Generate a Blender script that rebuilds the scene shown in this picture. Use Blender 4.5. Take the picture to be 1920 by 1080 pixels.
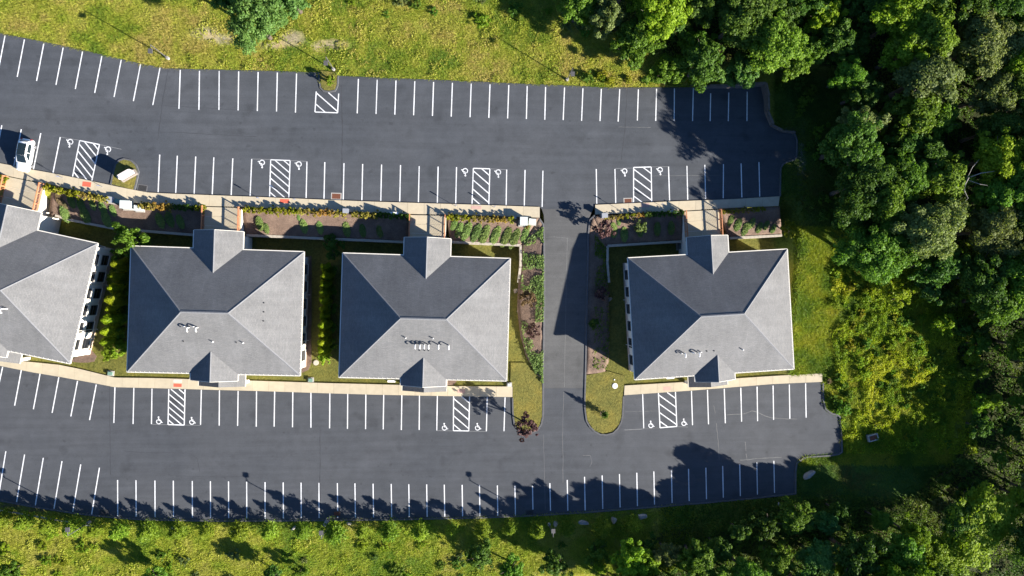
import bpy, bmesh, math, random
import numpy as np
from mathutils import Vector, Matrix

# ------------------------------------------------------------------ camera, sky, sun, exposure
for o in list(bpy.data.objects):
    bpy.data.objects.remove(o)
SC = bpy.context.scene
COL = SC.collection
random.seed(7)
RNG = np.random.default_rng(11)

H = 103.5                       # flying height over the lower car park
FPX = 1280.0                    # focal length in photo pixels (1920 wide)
TH = math.atan(82.0 / 1280.0)   # small lean of the camera
cam_d = bpy.data.cameras.new('camera')
cam_d.sensor_width = 36.0
cam_d.lens = 24.0
cam_d.clip_start = 1.0
cam_d.clip_end = 3000.0
cam = bpy.data.objects.new('camera', cam_d)
COL.objects.link(cam)
cam.location = (0, 0, H)
cam.rotation_euler = (0, -TH, 0)
SC.camera = cam

SUN_EL = math.radians(21.5)
SUN_XY = Vector((0.87, -0.493)).normalized()      # towards the sun
W = bpy.data.worlds.new('World')
SC.world = W
W.use_nodes = True
nt = W.node_tree
bg = nt.nodes['Background']
sky = nt.nodes.new('ShaderNodeTexSky')
sky.sky_type = 'NISHITA'
sky.sun_disc = False
sky.sun_elevation = SUN_EL
sky.sun_rotation = math.atan2(SUN_XY.x, SUN_XY.y)
sky.air_density = 0.8
sky.dust_density = 0.2
sky.ozone_density = 6.0
nt.links.new(sky.outputs[0], bg.inputs[0])
bg.inputs[1].default_value = 0.06
sd = bpy.data.lights.new('sun', 'SUN')
sd.energy = 5.0
sd.angle = math.radians(0.55)
sd.color = (1.0, 0.945, 0.86)
so = bpy.data.objects.new('sun', sd)
COL.objects.link(so)
so.location = (60, -40, 80)
sdir = Vector((SUN_XY.x * math.cos(SUN_EL), SUN_XY.y * math.cos(SUN_EL), math.sin(SUN_EL)))
so.rotation_euler = sdir.to_track_quat('Z', 'Y').to_euler()
vs = SC.view_settings
vs.view_transform = 'Standard'
vs.look = 'None'
vs.exposure = 1.78
vs.gamma = 1.0
vs.use_curve_mapping = False
SC.render.engine = 'CYCLES'

# ------------------------------------------------------------------ pixel <-> place
CX = np.array([math.cos(TH), 0, math.sin(TH)])
AX = np.array([math.sin(TH), 0, -math.cos(TH)])


def P(u, v, z=0.0):
    d = CX * (u - 960.0) + np.array([0, 1.0, 0]) * (540.0 - v) + AX * FPX
    t = (H - z) / (-d[2])
    return Vector((d[0] * t, d[1] * t, z))


def to_px(X, Y, Z):
    dx, dy, dz = X, Y, Z - H
    a = dx * CX[0] + dz * CX[2]
    b = dx * AX[0] + dz * AX[2]
    return 960.0 + FPX * a / b, 540.0 - FPX * dy / b


def in_poly(u, v, poly):
    u = np.asarray(u, float)
    v = np.asarray(v, float)
    r = np.zeros(u.shape, bool)
    n = len(poly)
    j = n - 1
    for i in range(n):
        xi, yi = poly[i]
        xj, yj = poly[j]
        if yi != yj:
            c = ((yi > v) != (yj > v)) & (u < (xj - xi) * (v - yi) / (yj - yi) + xi)
            r ^= c
        j = i
    return r


ZU = 3.2        # level of the upper car park
ZD0, ZD1 = 392.0, 728.0    # photo rows between which the driveway falls


def zdrive(v):
    t = np.clip((ZD1 - v) / (ZD1 - ZD0), 0, 1)
    return ZU * (t * t * (3 - 2 * t) * 0.5 + t * 0.5)


def ss(x, a, b):
    t = np.clip((x - a) / (b - a), 0, 1)
    return t * t * (3 - 2 * t)


def ground_z(X, Y):
    """height of the natural ground (vectorised)"""
    X = np.asarray(X, float)
    Y = np.asarray(Y, float)
    u, v = to_px(X, Y, 1.5)
    z_slope = zdrive(v)
    z_well = ZU * (1 - ss(v, 362, 388))
    wall = 1 - ss(u, 1012, 1020) + ss(u, 1100, 1107) * (1 - ss(u, 1462, 1500))
    wall = np.clip(wall, 0, 1)
    z = wall * z_well + (1 - wall) * z_slope
    z = z - 0.06
    edge_n = np.where(u < 340, 50 + 0.22 * u, np.where(u < 1440, 131 + (u - 340) * 0.03, 160))
    north = np.clip((edge_n - v) * 0.08 - 0.6, 0, None)
    z = z + np.minimum(north * 0.10, 2.5) * (1 - ss(u, 1430, 1500))
    south = np.clip((v - 985) * 0.08, 0, None)
    z = z - np.minimum(south * 0.10, 3.0)
    z = z + 0.10 * np.sin(X * 0.9 + 1.3 * np.sin(Y * 0.35)) * np.sin(Y * 0.8) * (ss(edge_n - v, 8, 40) + ss(v, 985, 1010) + ss(u, 1545, 1600))
    return z


def gz(x, y):
    return float(ground_z(np.array([x]), np.array([y]))[0])


def PG(u, v, dz=0.0):
    """point on the natural ground under a pixel"""
    z = 0.0
    for _ in range(6):
        p = P(u, v, z)
        z = gz(p.x, p.y)
    p = P(u, v, z + dz)
    return Vector((p.x, p.y, gz(p.x, p.y)))


# ------------------------------------------------------------------ materials
MATS = {}


def newmat(name):
    m = bpy.data.materials.new(name)
    m.use_nodes = True
    MATS[name] = m
    n = m.node_tree.nodes
    return m, n, m.node_tree.links, n['Principled BSDF']


def simple(name, col, rough=0.6, metal=0.0, spec=0.5, noise=0.0, nscale=3.0, bump=0.0):
    m, n, l, b = newmat(name)
    b.inputs['Roughness'].default_value = rough
    b.inputs['Metallic'].default_value = metal
    b.inputs['Specular IOR Level'].default_value = spec
    b.inputs['Base Color'].default_value = (*col, 1)
    if noise > 0 or bump > 0:
        tc = n.new('ShaderNodeTexCoord')
        nz = n.new('ShaderNodeTexNoise')
        nz.inputs['Scale'].default_value = nscale
        nz.inputs['Detail'].default_value = 6
        nz.inputs['Roughness'].default_value = 0.65
        l.new(tc.outputs['Object'], nz.inputs['Vector'])
        mr = n.new('ShaderNodeMapRange')
        mr.inputs[1].default_value = 0.25
        mr.inputs[2].default_value = 0.75
        mr.inputs[3].default_value = 1 - noise
        mr.inputs[4].default_value = 1 + noise
        l.new(nz.outputs[0], mr.inputs[0])
        mx = n.new('ShaderNodeMix')
        mx.data_type = 'RGBA'
        mx.blend_type = 'MULTIPLY'
        mx.inputs[0].default_value = 1
        mx.inputs[6].default_value = (*col, 1)
        l.new(mr.outputs[0], mx.inputs[7])
        l.new(mx.outputs[2], b.inputs['Base Color'])
        if bump > 0:
            bp = n.new('ShaderNodeBump')
            bp.inputs['Strength'].default_value = bump
            bp.inputs['Distance'].default_value = 0.05
            l.new(nz.outputs[0], bp.inputs['Height'])
            l.new(bp.outputs[0], b.inputs['Normal'])
    return m


def noise_node(n, l, vec, scale, detail=5, rough=0.6):
    z = n.new('ShaderNodeTexNoise')
    z.inputs['Scale'].default_value = scale
    z.inputs['Detail'].default_value = detail
    z.inputs['Roughness'].default_value = rough
    l.new(vec, z.inputs['Vector'])
    return z


def ramp(n, l, src, stops):
    r = n.new('ShaderNodeValToRGB')
    e = r.color_ramp.elements
    e[0].position, e[0].color = stops[0][0], (*stops[0][1], 1)
    e[1].position, e[1].color = stops[-1][0], (*stops[-1][1], 1)
    for p, c in stops[1:-1]:
        x = e.new(p)
        x.color = (*c, 1)
    l.new(src, r.inputs[0])
    return r


def mixc(n, l, fac, a, b, mode='MIX'):
    m = n.new('ShaderNodeMix')
    m.data_type = 'RGBA'
    m.blend_type = mode
    for s, i in ((fac, 0), (a, 6), (b, 7)):
        if isinstance(s, (int, float)):
            m.inputs[i].default_value = s
        elif isinstance(s, tuple):
            m.inputs[i].default_value = (*s, 1)
        else:
            l.new(s, m.inputs[i])
    return m.outputs[2]


def g3(x):
    return (x, x, x)


def asphalt_mat(name, c0, c1, seal):
    m, n, l, b = newmat(name)
    geo = n.new('ShaderNodeNewGeometry')
    pos = geo.outputs['Position']
    big = noise_node(n, l, pos, 0.055, 4, 0.55)
    base = ramp(n, l, big.outputs[0], [(0.32, c0), (0.68, c1)]).outputs[0]
    # paver passes: long faint streaks along the lot
    mp = n.new('ShaderNodeMapping')
    mp.inputs['Scale'].default_value = (0.05, 1.2, 1)
    l.new(pos, mp.inputs[0])
    st = noise_node(n, l, mp.outputs[0], 1.0, 3)
    str_ = ramp(n, l, st.outputs[0], [(0.3, g3(0.90)), (0.7, g3(1.10))]).outputs[0]
    base = mixc(n, l, 1.0, base, str_, 'MULTIPLY')
    mid = noise_node(n, l, pos, 0.5, 6, 0.7)
    md = ramp(n, l, mid.outputs[0], [(0.3, g3(0.87)), (0.7, g3(1.13))]).outputs[0]
    base = mixc(n, l, 1.0, base, md, 'MULTIPLY')
    fine = noise_node(n, l, pos, 9.0, 3, 0.8)
    fn = ramp(n, l, fine.outputs[0], [(0.3, g3(0.82)), (0.7, g3(1.18))]).outputs[0]
    base = mixc(n, l, 1.0, base, fn, 'MULTIPLY')
    # oil spots
    oil = noise_node(n, l, pos, 0.33, 2, 0.4)
    of = ramp(n, l, oil.outputs[0], [(0.62, g3(1.0)), (0.76, g3(0.74))]).outputs[0]
    base = mixc(n, l, 1.0, base, of, 'MULTIPLY')
    drip = noise_node(n, l, pos, 1.15, 1, 0.3)
    dc = ramp(n, l, drip.outputs[0], [(0.71, g3(1.0)), (0.78, g3(0.82))]).outputs[0]
    base = mixc(n, l, 1.0, base, dc, 'MULTIPLY')
    pale = noise_node(n, l, pos, 0.21, 3, 0.5)
    pc = ramp(n, l, pale.outputs[0], [(0.60, g3(1.0)), (0.74, g3(1.13))]).outputs[0]
    base = mixc(n, l, 1.0, base, pc, 'MULTIPLY')
    l.new(base, b.inputs['Base Color'])
    b.inputs['Roughness'].default_value = 0.85
    b.inputs['Specular IOR Level'].default_value = 0.3
    bp = n.new('ShaderNodeBump')
    bp.inputs['Strength'].default_value = 0.35
    bp.inputs['Distance'].default_value = 0.02
    l.new(fine.outputs[0], bp.inputs['Height'])
    l.new(bp.outputs[0], b.inputs['Normal'])
    return m


asphalt_mat('asphalt_up', (0.050, 0.055, 0.063), (0.064, 0.068, 0.075), 0)
asphalt_mat('asphalt_low', (0.051, 0.055, 0.062), (0.066, 0.069, 0.075), 0)
asphalt_mat('asphalt_drive', (0.068, 0.068, 0.068), (0.082, 0.082, 0.081), 0)
simple('asphalt_kerb', (0.085, 0.085, 0.088), 0.9, noise=0.25, nscale=2.0)
simple('crack_seal', (0.125, 0.125, 0.122), 0.9, noise=0.3, nscale=1.5)
simple('paving_seam', (0.038, 0.040, 0.046), 0.9, noise=0.3, nscale=1.5)
simple('concrete_walk', (0.43, 0.365, 0.255), 0.9, noise=0.10, nscale=1.2, bump=0.1)
simple('concrete_walk_b', (0.405, 0.345, 0.245), 0.9, noise=0.10, nscale=1.2, bump=0.1)
simple('concrete_joint', (0.20, 0.175, 0.13), 0.9)
simple('concrete', (0.33, 0.31, 0.28), 0.9, noise=0.15, nscale=2.0, bump=0.1)
simple('block_wall', (0.40, 0.35, 0.28), 0.92, noise=0.2, nscale=2.5, bump=0.3)
simple('timber', (0.13, 0.105, 0.09), 0.9, noise=0.3, nscale=4.0, bump=0.3)
simple('tactile', (0.56, 0.10, 0.055), 0.8, noise=0.12, nscale=4)
simple('tactile_faded', (0.44, 0.28, 0.23), 0.8, noise=0.12, nscale=4)
simple('tactile_border', (0.50, 0.45, 0.38), 0.85, noise=0.1, nscale=4)
simple('stucco', (0.72, 0.68, 0.60), 0.9, noise=0.06, nscale=1.5, bump=0.1)
simple('stucco_base', (0.52, 0.38, 0.29), 0.9, noise=0.10, nscale=1.5, bump=0.2)
simple('trim_white', (0.62, 0.58, 0.50), 0.6, noise=0.12, nscale=0.8)
simple('pipe_white', (0.82, 0.80, 0.76), 0.5)
simple('window_frame', (0.045, 0.040, 0.036), 0.5)
simple('rail_wood', (0.42, 0.17, 0.075), 0.75, noise=0.2, nscale=3.0)
simple('rail_metal', (0.07, 0.055, 0.045), 0.5)
simple('lamp_bronze', (0.085, 0.080, 0.078), 0.45, metal=0.0)
simple('steel_galv', (0.42, 0.43, 0.44), 0.45, metal=0.6, noise=0.15, nscale=2)
simple('utility_white', (0.50, 0.53, 0.50), 0.6, noise=0.05)
simple('utility_green', (0.14, 0.24, 0.19), 0.6, noise=0.1)
simple('utility_grey', (0.27, 0.28, 0.30), 0.6, noise=0.1)
simple('condenser', (0.13, 0.14, 0.145), 0.6, noise=0.1)
simple('fan_black', (0.02, 0.02, 0.022), 0.5)
simple('rust_grate', (0.20, 0.07, 0.035), 0.85, noise=0.35, nscale=6)
simple('dark_iron', (0.035, 0.035, 0.036), 0.7)
simple('pit', (0.012, 0.012, 0.012), 0.95)
simple('rock', (0.27, 0.255, 0.24), 0.95, noise=0.35, nscale=1.6, bump=0.6)
simple('rock_warm', (0.30, 0.26, 0.215), 0.95, noise=0.35, nscale=1.6, bump=0.6)
simple('bark', (0.085, 0.062, 0.045), 0.95, noise=0.3, nscale=5.0, bump=0.5)
simple('bark_pale', (0.30, 0.27, 0.24), 0.95, noise=0.3, nscale=5.0, bump=0.4)
simple('sign_white', (0.66, 0.58, 0.54), 0.7, noise=0.05, nscale=2)
simple('sign_mark', (0.42, 0.33, 0.30), 0.7)
simple('sign_stone', (0.20, 0.17, 0.145), 0.95, noise=0.4, nscale=4, bump=0.5)
simple('sign_blue', (0.03, 0.10, 0.35), 0.5)
simple('manhole', (0.42, 0.37, 0.30), 0.85, noise=0.15, nscale=5)
simple('tyre', (0.018, 0.018, 0.018), 0.85)
simple('rim', (0.35, 0.35, 0.36), 0.35, metal=0.7)
simple('black_trim', (0.02, 0.02, 0.021), 0.5)
simple('red_lens', (0.35, 0.02, 0.02), 0.25)
simple('clear_lens', (0.6, 0.6, 0.62), 0.15)


def paint_mat():
    m, n, l, b = newmat('paint_line')
    geo = n.new('ShaderNodeNewGeometry')
    z = noise_node(n, l, geo.outputs['Position'], 4.0, 6, 0.8)
    c = ramp(n, l, z.outputs[0], [(0.28, g3(0.30)), (0.44, g3(0.66)), (0.7, g3(0.82))]).outputs[0]
    w2 = noise_node(n, l, geo.outputs['Position'], 0.35, 2, 0.5)
    wc = ramp(n, l, w2.outputs[0], [(0.35, g3(0.80)), (0.6, g3(1.0))]).outputs[0]
    c = mixc(n, l, 1.0, c, wc, 'MULTIPLY')
    l.new(c, b.inputs['Base Color'])
    b.inputs['Roughness'].default_value = 0.7
    simple('paint_thin', (0.22, 0.22, 0.22), 0.8)


paint_mat()


def glass_mat(name, col, rough):
    m, n, l, b = newmat(name)
    b.inputs['Base Color'].default_value = (*col, 1)
    b.inputs['Roughness'].default_value = rough
    b.inputs['Specular IOR Level'].default_value = 0.6


glass_mat('window_glass', (0.012, 0.014, 0.018), 0.06)
glass_mat('car_glass', (0.012, 0.020, 0.024), 0.08)


def car_paint():
    m, n, l, b = newmat('car_paint')
    b.inputs['Base Color'].default_value = (0.80, 0.79, 0.77, 1)
    b.inputs['Roughness'].default_value = 0.32
    b.inputs['Coat Weight'].default_value = 0.6
    b.inputs['Coat Roughness'].default_value = 0.08


car_paint()


def roof_mat():
    m, n, l, b = newmat('shingles')
    uvn = n.new('ShaderNodeUVMap')
    uv = uvn.outputs[0]
    oi = n.new('ShaderNodeObjectInfo')
    bt = n.new('ShaderNodeTexBrick')
    bt.offset = 0.5
    bt.inputs['Scale'].default_value = 1.0
    bt.inputs['Brick Width'].default_value = 0.45
    bt.inputs['Row Height'].default_value = 0.16
    bt.inputs['Mortar Size'].default_value = 0.012
    bt.inputs['Bias'].default_value = 0.0
    bt.inputs['Color1'].default_value = (0.130, 0.129, 0.129, 1)
    bt.inputs['Color2'].default_value = (0.154, 0.151, 0.148, 1)
    bt.inputs['Mortar'].default_value = (0.105, 0.104, 0.105, 1)
    l.new(uv, bt.inputs['Vector'])
    big = noise_node(n, l, uv, 0.22, 4, 0.6)
    bc = ramp(n, l, big.outputs[0], [(0.3, g3(0.88)), (0.7, g3(1.12))]).outputs[0]
    c = mixc(n, l, 1.0, bt.outputs['Color'], bc, 'MULTIPLY')
    mp = n.new('ShaderNodeMapping')
    mp.inputs['Scale'].default_value = (1.6, 0.12, 1)
    l.new(uv, mp.inputs[0])
    st = noise_node(n, l, mp.outputs[0], 1.0, 4, 0.6)
    sc = ramp(n, l, st.outputs[0], [(0.3, g3(0.93)), (0.7, g3(1.07))]).outputs[0]
    c = mixc(n, l, 1.0, c, sc, 'MULTIPLY')
    fi = noise_node(n, l, uv, 5.0, 4, 0.8)
    fc = ramp(n, l, fi.outputs[0], [(0.3, g3(0.86)), (0.7, g3(1.14))]).outputs[0]
    c = mixc(n, l, 1.0, c, fc, 'MULTIPLY')
    l.new(c, b.inputs['Base Color'])
    b.inputs['Roughness'].default_value = 0.9
    b.inputs['Specular IOR Level'].default_value = 0.25
    bp = n.new('ShaderNodeBump')
    bp.inputs['Strength'].default_value = 0.25
    bp.inputs['Distance'].default_value = 0.03
    l.new(bt.outputs['Fac'], bp.inputs['Height'])
    bp.invert = True
    l.new(bp.outputs[0], b.inputs['Normal'])
    simple('ridge_shingle', (0.155, 0.155, 0.16), 0.9, noise=0.2, nscale=4)


roof_mat()


def attr_ground():
    m, n, l, b = newmat('ground')
    at = n.new('ShaderNodeAttribute')
    at.attribute_name = 'Col'
    geo = n.new('ShaderNodeNewGeometry')
    pos = geo.outputs['Position']
    a = noise_node(n, l, pos, 0.35, 6, 0.7)
    ac = ramp(n, l, a.outputs[0], [(0.28, (0.66, 0.74, 0.8)), (0.5, (1, 1, 1)), (0.72, (1.38, 1.22, 1.05))]).outputs[0]
    c = mixc(n, l, 1.0, at.outputs['Color'], ac, 'MULTIPLY')
    f = noise_node(n, l, pos, 3.2, 5, 0.8)
    fc = ramp(n, l, f.outputs[0], [(0.3, g3(0.55)), (0.7, g3(1.4))]).outputs[0]
    c = mixc(n, l, 1.0, c, fc, 'MULTIPLY')
    l.new(c, b.inputs['Base Color'])
    b.inputs['Roughness'].default_value = 0.95
    b.inputs['Specular IOR Level'].default_value = 0.1
    bp = n.new('ShaderNodeBump')
    bp.inputs['Strength'].default_value = 0.8
    bp.inputs['Distance'].default_value = 0.15
    l.new(f.outputs[0], bp.inputs['Height'])
    l.new(bp.outputs[0], b.inputs['Normal'])


attr_ground()


def mulch_mat():
    m, n, l, b = newmat('mulch')
    geo = n.new('ShaderNodeNewGeometry')
    pos = geo.outputs['Position']
    a = noise_node(n, l, pos, 0.5, 5, 0.7)
    c = ramp(n, l, a.outputs[0], [(0.3, (0.095, 0.062, 0.044)), (0.55, (0.155, 0.103, 0.074)), (0.75, (0.21, 0.145, 0.10))]).outputs[0]
    f = noise_node(n, l, pos, 6.0, 5, 0.85)
    fc = ramp(n, l, f.outputs[0], [(0.3, g3(0.55)), (0.7, g3(1.45))]).outputs[0]
    c = mixc(n, l, 1.0, c, fc, 'MULTIPLY')
    l.new(c, b.inputs['Base Color'])
    b.inputs['Roughness'].default_value = 0.95
    bp = n.new('ShaderNodeBump')
    bp.inputs['Strength'].default_value = 0.8
    bp.inputs['Distance'].default_value = 0.08
    l.new(f.outputs[0], bp.inputs['Height'])
    l.new(bp.outputs[0], b.inputs['Normal'])


mulch_mat()


def leaf_mat(name, c0, c1, c2, trans=0.35, attr=False):
    """leaf colours differ from leaf to leaf and from plant to plant"""
    m = bpy.data.materials.new(name)
    m.use_nodes = True
    MATS[name] = m
    n, l = m.node_tree.nodes, m.node_tree.links
    n.clear()
    out = n.new('ShaderNodeOutputMaterial')
    geo = n.new('ShaderNodeNewGeometry')
    oi = n.new('ShaderNodeObjectInfo')
    if attr:
        at = n.new('ShaderNodeAttribute')
        at.attribute_name = 'Col'
        c = at.outputs['Color']
    else:
        tc = n.new('ShaderNodeTexCoord')
        nz = noise_node(n, l, tc.outputs['Object'], 0.7, 3, 0.6)
        ad = n.new('ShaderNodeMath')
        ad.operation = 'MULTIPLY_ADD'
        l.new(geo.outputs['Random Per Island'], ad.inputs[0])
        ad.inputs[1].default_value = 0.55
        sb = n.new('ShaderNodeMath')
        sb.operation = 'SUBTRACT'
        l.new(nz.outputs[0], sb.inputs[0])
        sb.inputs[1].default_value = 0.27
        l.new(sb.outputs[0], ad.inputs[2])
        c = ramp(n, l, ad.outputs[0], [(0.1, c0), (0.5, c1), (0.95, c2)]).outputs[0]
        hs = n.new('ShaderNodeHueSaturation')
        l.new(c, hs.inputs['Color'])
        h1 = n.new('ShaderNodeMapRange')
        h1.inputs[3].default_value = 0.482
        h1.inputs[4].default_value = 0.518
        l.new(oi.outputs['Random'], h1.inputs[0])
        l.new(h1.outputs[0], hs.inputs['Hue'])
        v1 = n.new('ShaderNodeMapRange')
        v1.inputs[3].default_value = 0.78
        v1.inputs[4].default_value = 1.22
        mm = n.new('ShaderNodeMath')
        mm.operation = 'FRACT'
        ml = n.new('ShaderNodeMath')
        ml.operation = 'MULTIPLY'
        ml.inputs[1].default_value = 7.31
        l.new(oi.outputs['Random'], ml.inputs[0])
        l.new(ml.outputs[0], mm.inputs[0])
        l.new(mm.outputs[0], v1.inputs[0])
        l.new(v1.outputs[0], hs.inputs['Value'])
        c = hs.outputs[0]
    d = n.new('ShaderNodeBsdfDiffuse')
    t = n.new('ShaderNodeBsdfTranslucent')
    l.new(c, d.inputs['Color'])
    c2_ = mixc(n, l, 1.0, c, (1.25, 1.3, 0.55), 'MULTIPLY')
    l.new(c2_, t.inputs['Color'])
    mx = n.new('ShaderNodeMixShader')
    mx.inputs[0].default_value = trans
    l.new(d.outputs[0], mx.inputs[1])
    l.new(t.outputs[0], mx.inputs[2])
    gl = n.new('ShaderNodeBsdfGlossy')
    gl.inputs['Roughness'].default_value = 0.5
    gl.inputs['Color'].default_value = (0.5, 0.5, 0.5, 1)
    m2 = n.new('ShaderNodeMixShader')
    m2.inputs[0].default_value = 0.012
    l.new(mx.outputs[0], m2.inputs[1])
    l.new(gl.outputs[0], m2.inputs[2])
    l.new(m2.outputs[0], out.inputs[0])
    return m


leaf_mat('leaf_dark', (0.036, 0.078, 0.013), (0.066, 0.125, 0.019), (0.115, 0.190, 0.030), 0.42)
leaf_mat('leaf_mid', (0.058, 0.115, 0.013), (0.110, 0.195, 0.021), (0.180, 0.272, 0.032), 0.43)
leaf_mat('leaf_lime', (0.100, 0.170, 0.011), (0.175, 0.265, 0.016), (0.260, 0.335, 0.028), 0.42)
leaf_mat('leaf_blue', (0.058, 0.135, 0.030), (0.100, 0.212, 0.046), (0.165, 0.285, 0.066), 0.42)
leaf_mat('leaf_grey', (0.079, 0.108, 0.033), (0.138, 0.171, 0.05), (0.209, 0.237, 0.077), 0.42)
leaf_mat('leaf_purple', (0.040, 0.018, 0.020), (0.085, 0.045, 0.042), (0.20, 0.13, 0.10), 0.25)
leaf_mat('leaf_bronze', (0.060, 0.030, 0.018), (0.11, 0.065, 0.035), (0.18, 0.12, 0.06), 0.25)
leaf_mat('leaf_gold', (0.15, 0.135, 0.022), (0.24, 0.20, 0.035), (0.33, 0.26, 0.06), 0.3)
leaf_mat('leaf_orange', (0.19, 0.125, 0.02), (0.29, 0.18, 0.035), (0.36, 0.21, 0.05), 0.3)
leaf_mat('leaf_yellowgreen', (0.132, 0.154, 0.011), (0.22, 0.231, 0.015), (0.33, 0.286, 0.024), 0.42)
leaf_mat('leaf_conifer', (0.085, 0.145, 0.014), (0.165, 0.24, 0.020), (0.27, 0.335, 0.032), 0.42)
leaf_mat('leaf_thuja', (0.088, 0.132, 0.007), (0.165, 0.22, 0.009), (0.253, 0.297, 0.013), 0.42)
leaf_mat('leaf_juniper', (0.10, 0.16, 0.045), (0.17, 0.25, 0.068), (0.25, 0.32, 0.10), 0.3)
leaf_mat('leaf_dry', (0.13, 0.10, 0.05), (0.20, 0.16, 0.08), (0.27, 0.21, 0.11), 0.25)
leaf_mat('grass_blades', None, None, None, 0.35, attr=True)
M = MATS

# ------------------------------------------------------------------ object helpers


def new_mesh(name, verts, faces, mat=None, smooth=False):
    me = bpy.data.meshes.new(name)
    me.from_pydata([tuple(v) for v in verts], [], [tuple(f) for f in faces])
    if mat:
        me.materials.append(M[mat])
    if smooth:
        me.polygons.foreach_set('use_smooth', [True] * len(me.polygons))
    me.update()
    return me


def np_mesh(name, V, F, mat, cols=None):
    """V (n,3) float, F (m,k) int, all faces with k corners"""
    me = bpy.data.meshes.new(name)
    V = np.ascontiguousarray(V, np.float32)
    F = np.ascontiguousarray(F, np.int32)
    m, k = F.shape
    me.vertices.add(len(V))
    me.vertices.foreach_set('co', V.ravel())
    me.loops.add(m * k)
    me.loops.foreach_set('vertex_index', F.ravel())
    me.polygons.add(m)
    me.polygons.foreach_set('loop_start', np.arange(0, m * k, k, dtype=np.int32))
    if cols is not None:
        ca = me.color_attributes.new('Col', 'FLOAT_COLOR', 'POINT')
        c4 = np.ones((len(V), 4), np.float32)
        c4[:, :3] = cols
        ca.data.foreach_set('color', c4.ravel())
    me.materials.append(M[mat])
    me.update(calc_edges=True)
    me.validate()
    return me


def link(name, me, parent=None, loc=None, rot=None):
    o = bpy.data.objects.new(name, me)
    COL.objects.link(o)
    if parent is not None:
        o.parent = parent
    if loc is not None:
        o.location = loc
    if rot is not None:
        o.rotation_euler = rot
    return o


def tag(o, label=None, cat=None, group=None, kind=None):
    if label:
        o['label'] = label
    if cat:
        o['category'] = cat
    if group:
        o['group'] = group
    if kind:
        o['kind'] = kind
    return o


def thing(name, label, cat, loc=(0, 0, 0), rz=0.0, group=None):
    o = bpy.data.objects.new(name, None)
    o.empty_display_size = 0.5
    COL.objects.link(o)
    o.location = loc
    o.rotation_euler = (0, 0, rz)
    return tag(o, label, cat, group)


class MB:
    """collects simple shapes into one mesh"""

    def __init__(self):
        self.v, self.f = [], []

    def add(self, verts, faces):
        b = len(self.v)
        self.v += [tuple(p) for p in verts]
        self.f += [tuple(i + b for i in f) for f in faces]
        return self

    def box(self, c, s, rz=0.0):
        x, y, z = s[0] / 2, s[1] / 2, s[2] / 2
        ca, sa = math.cos(rz), math.sin(rz)
        vs_ = []
        for dz in (-z, z):
            for dx, dy in ((-x, -y), (x, -y), (x, y), (-x, y)):
                vs_.append((c[0] + dx * ca - dy * sa, c[1] + dx * sa + dy * ca, c[2] + dz))
        return self.add(vs_, [(3, 2, 1, 0), (4, 5, 6, 7), (0, 1, 5, 4), (1, 2, 6, 5), (2, 3, 7, 6), (3, 0, 4, 7)])

    def bar(self, a, b, w, h):
        """box-section bar from a to b, w sideways, h upwards"""
        a, b = Vector(a), Vector(b)
        d = (b - a).normalized()
        up = Vector((0, 0, 1)) if abs(d.z) < 0.95 else Vector((0, 1, 0))
        s = d.cross(up).normalized()
        t = s.cross(d).normalized()
        vs_ = []
        for p in (a, b):
            for i, j in ((-1, -1), (1, -1), (1, 1), (-1, 1)):
                vs_.append(p + s * (i * w / 2) + t * (j * h / 2))
        return self.add(vs_, [(0, 1, 2, 3), (7, 6, 5, 4), (0, 4, 5, 1), (1, 5, 6, 2), (2, 6, 7, 3), (3, 7, 4, 0)])

    def tube(self, pts, rad, seg=8, cap=True):
        pts = [Vector(p) for p in pts]
        if not isinstance(rad, (list, tuple)):
            rad = [rad] * len(pts)
        rings = []
        ref = Vector((0.31, 0.95, 0.05))
        vs_, fs = [], []
        for i, p in enumerate(pts):
            d = (pts[min(i + 1, len(pts) - 1)] - pts[max(i - 1, 0)]).normalized()
            s = d.cross(ref)
            if s.length < 0.05:
                s = d.cross(Vector((1, 0, 0)))
            s.normalize()
            t = d.cross(s).normalized()
            for k in range(seg):
                a = 2 * math.pi * k / seg
                vs_.append(p + (s * math.cos(a) + t * math.sin(a)) * rad[i])
        for i in range(len(pts) - 1):
            for k in range(seg):
                k2 = (k + 1) % seg
                fs.append((i * seg + k, i * seg + k2, (i + 1) * seg + k2, (i + 1) * seg + k))
        if cap:
            fs.append(tuple(range(seg - 1, -1, -1)))
            fs.append(tuple((len(pts) - 1) * seg + k for k in range(seg)))
        return self.add(vs_, fs)

    def disc(self, c, r, z0, z1, seg=20):
        return self.tube([(c[0], c[1], z0), (c[0], c[1], z1)], r, seg)

    def mesh(self, name, mat, smooth=False):
        return new_mesh(name, self.v, self.f, mat, smooth)

    def build(self, name, mat, parent=None, smooth=False):
        return link(name, self.mesh(name, mat, smooth), parent)


def copy_tree(root, loc, rz, scale=1.0, label=None, group=None):
    r = root.copy()
    COL.objects.link(r)
    r.location = loc
    r.rotation_euler = (0, 0, rz)
    r.scale = (scale, scale, scale) if isinstance(scale, (int, float)) else scale
    if label:
        r['label'] = label
    if group:
        r['group'] = group
    for ch in root.children:
        c = ch.copy()
        COL.objects.link(c)
        c.parent = r
    return r


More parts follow.
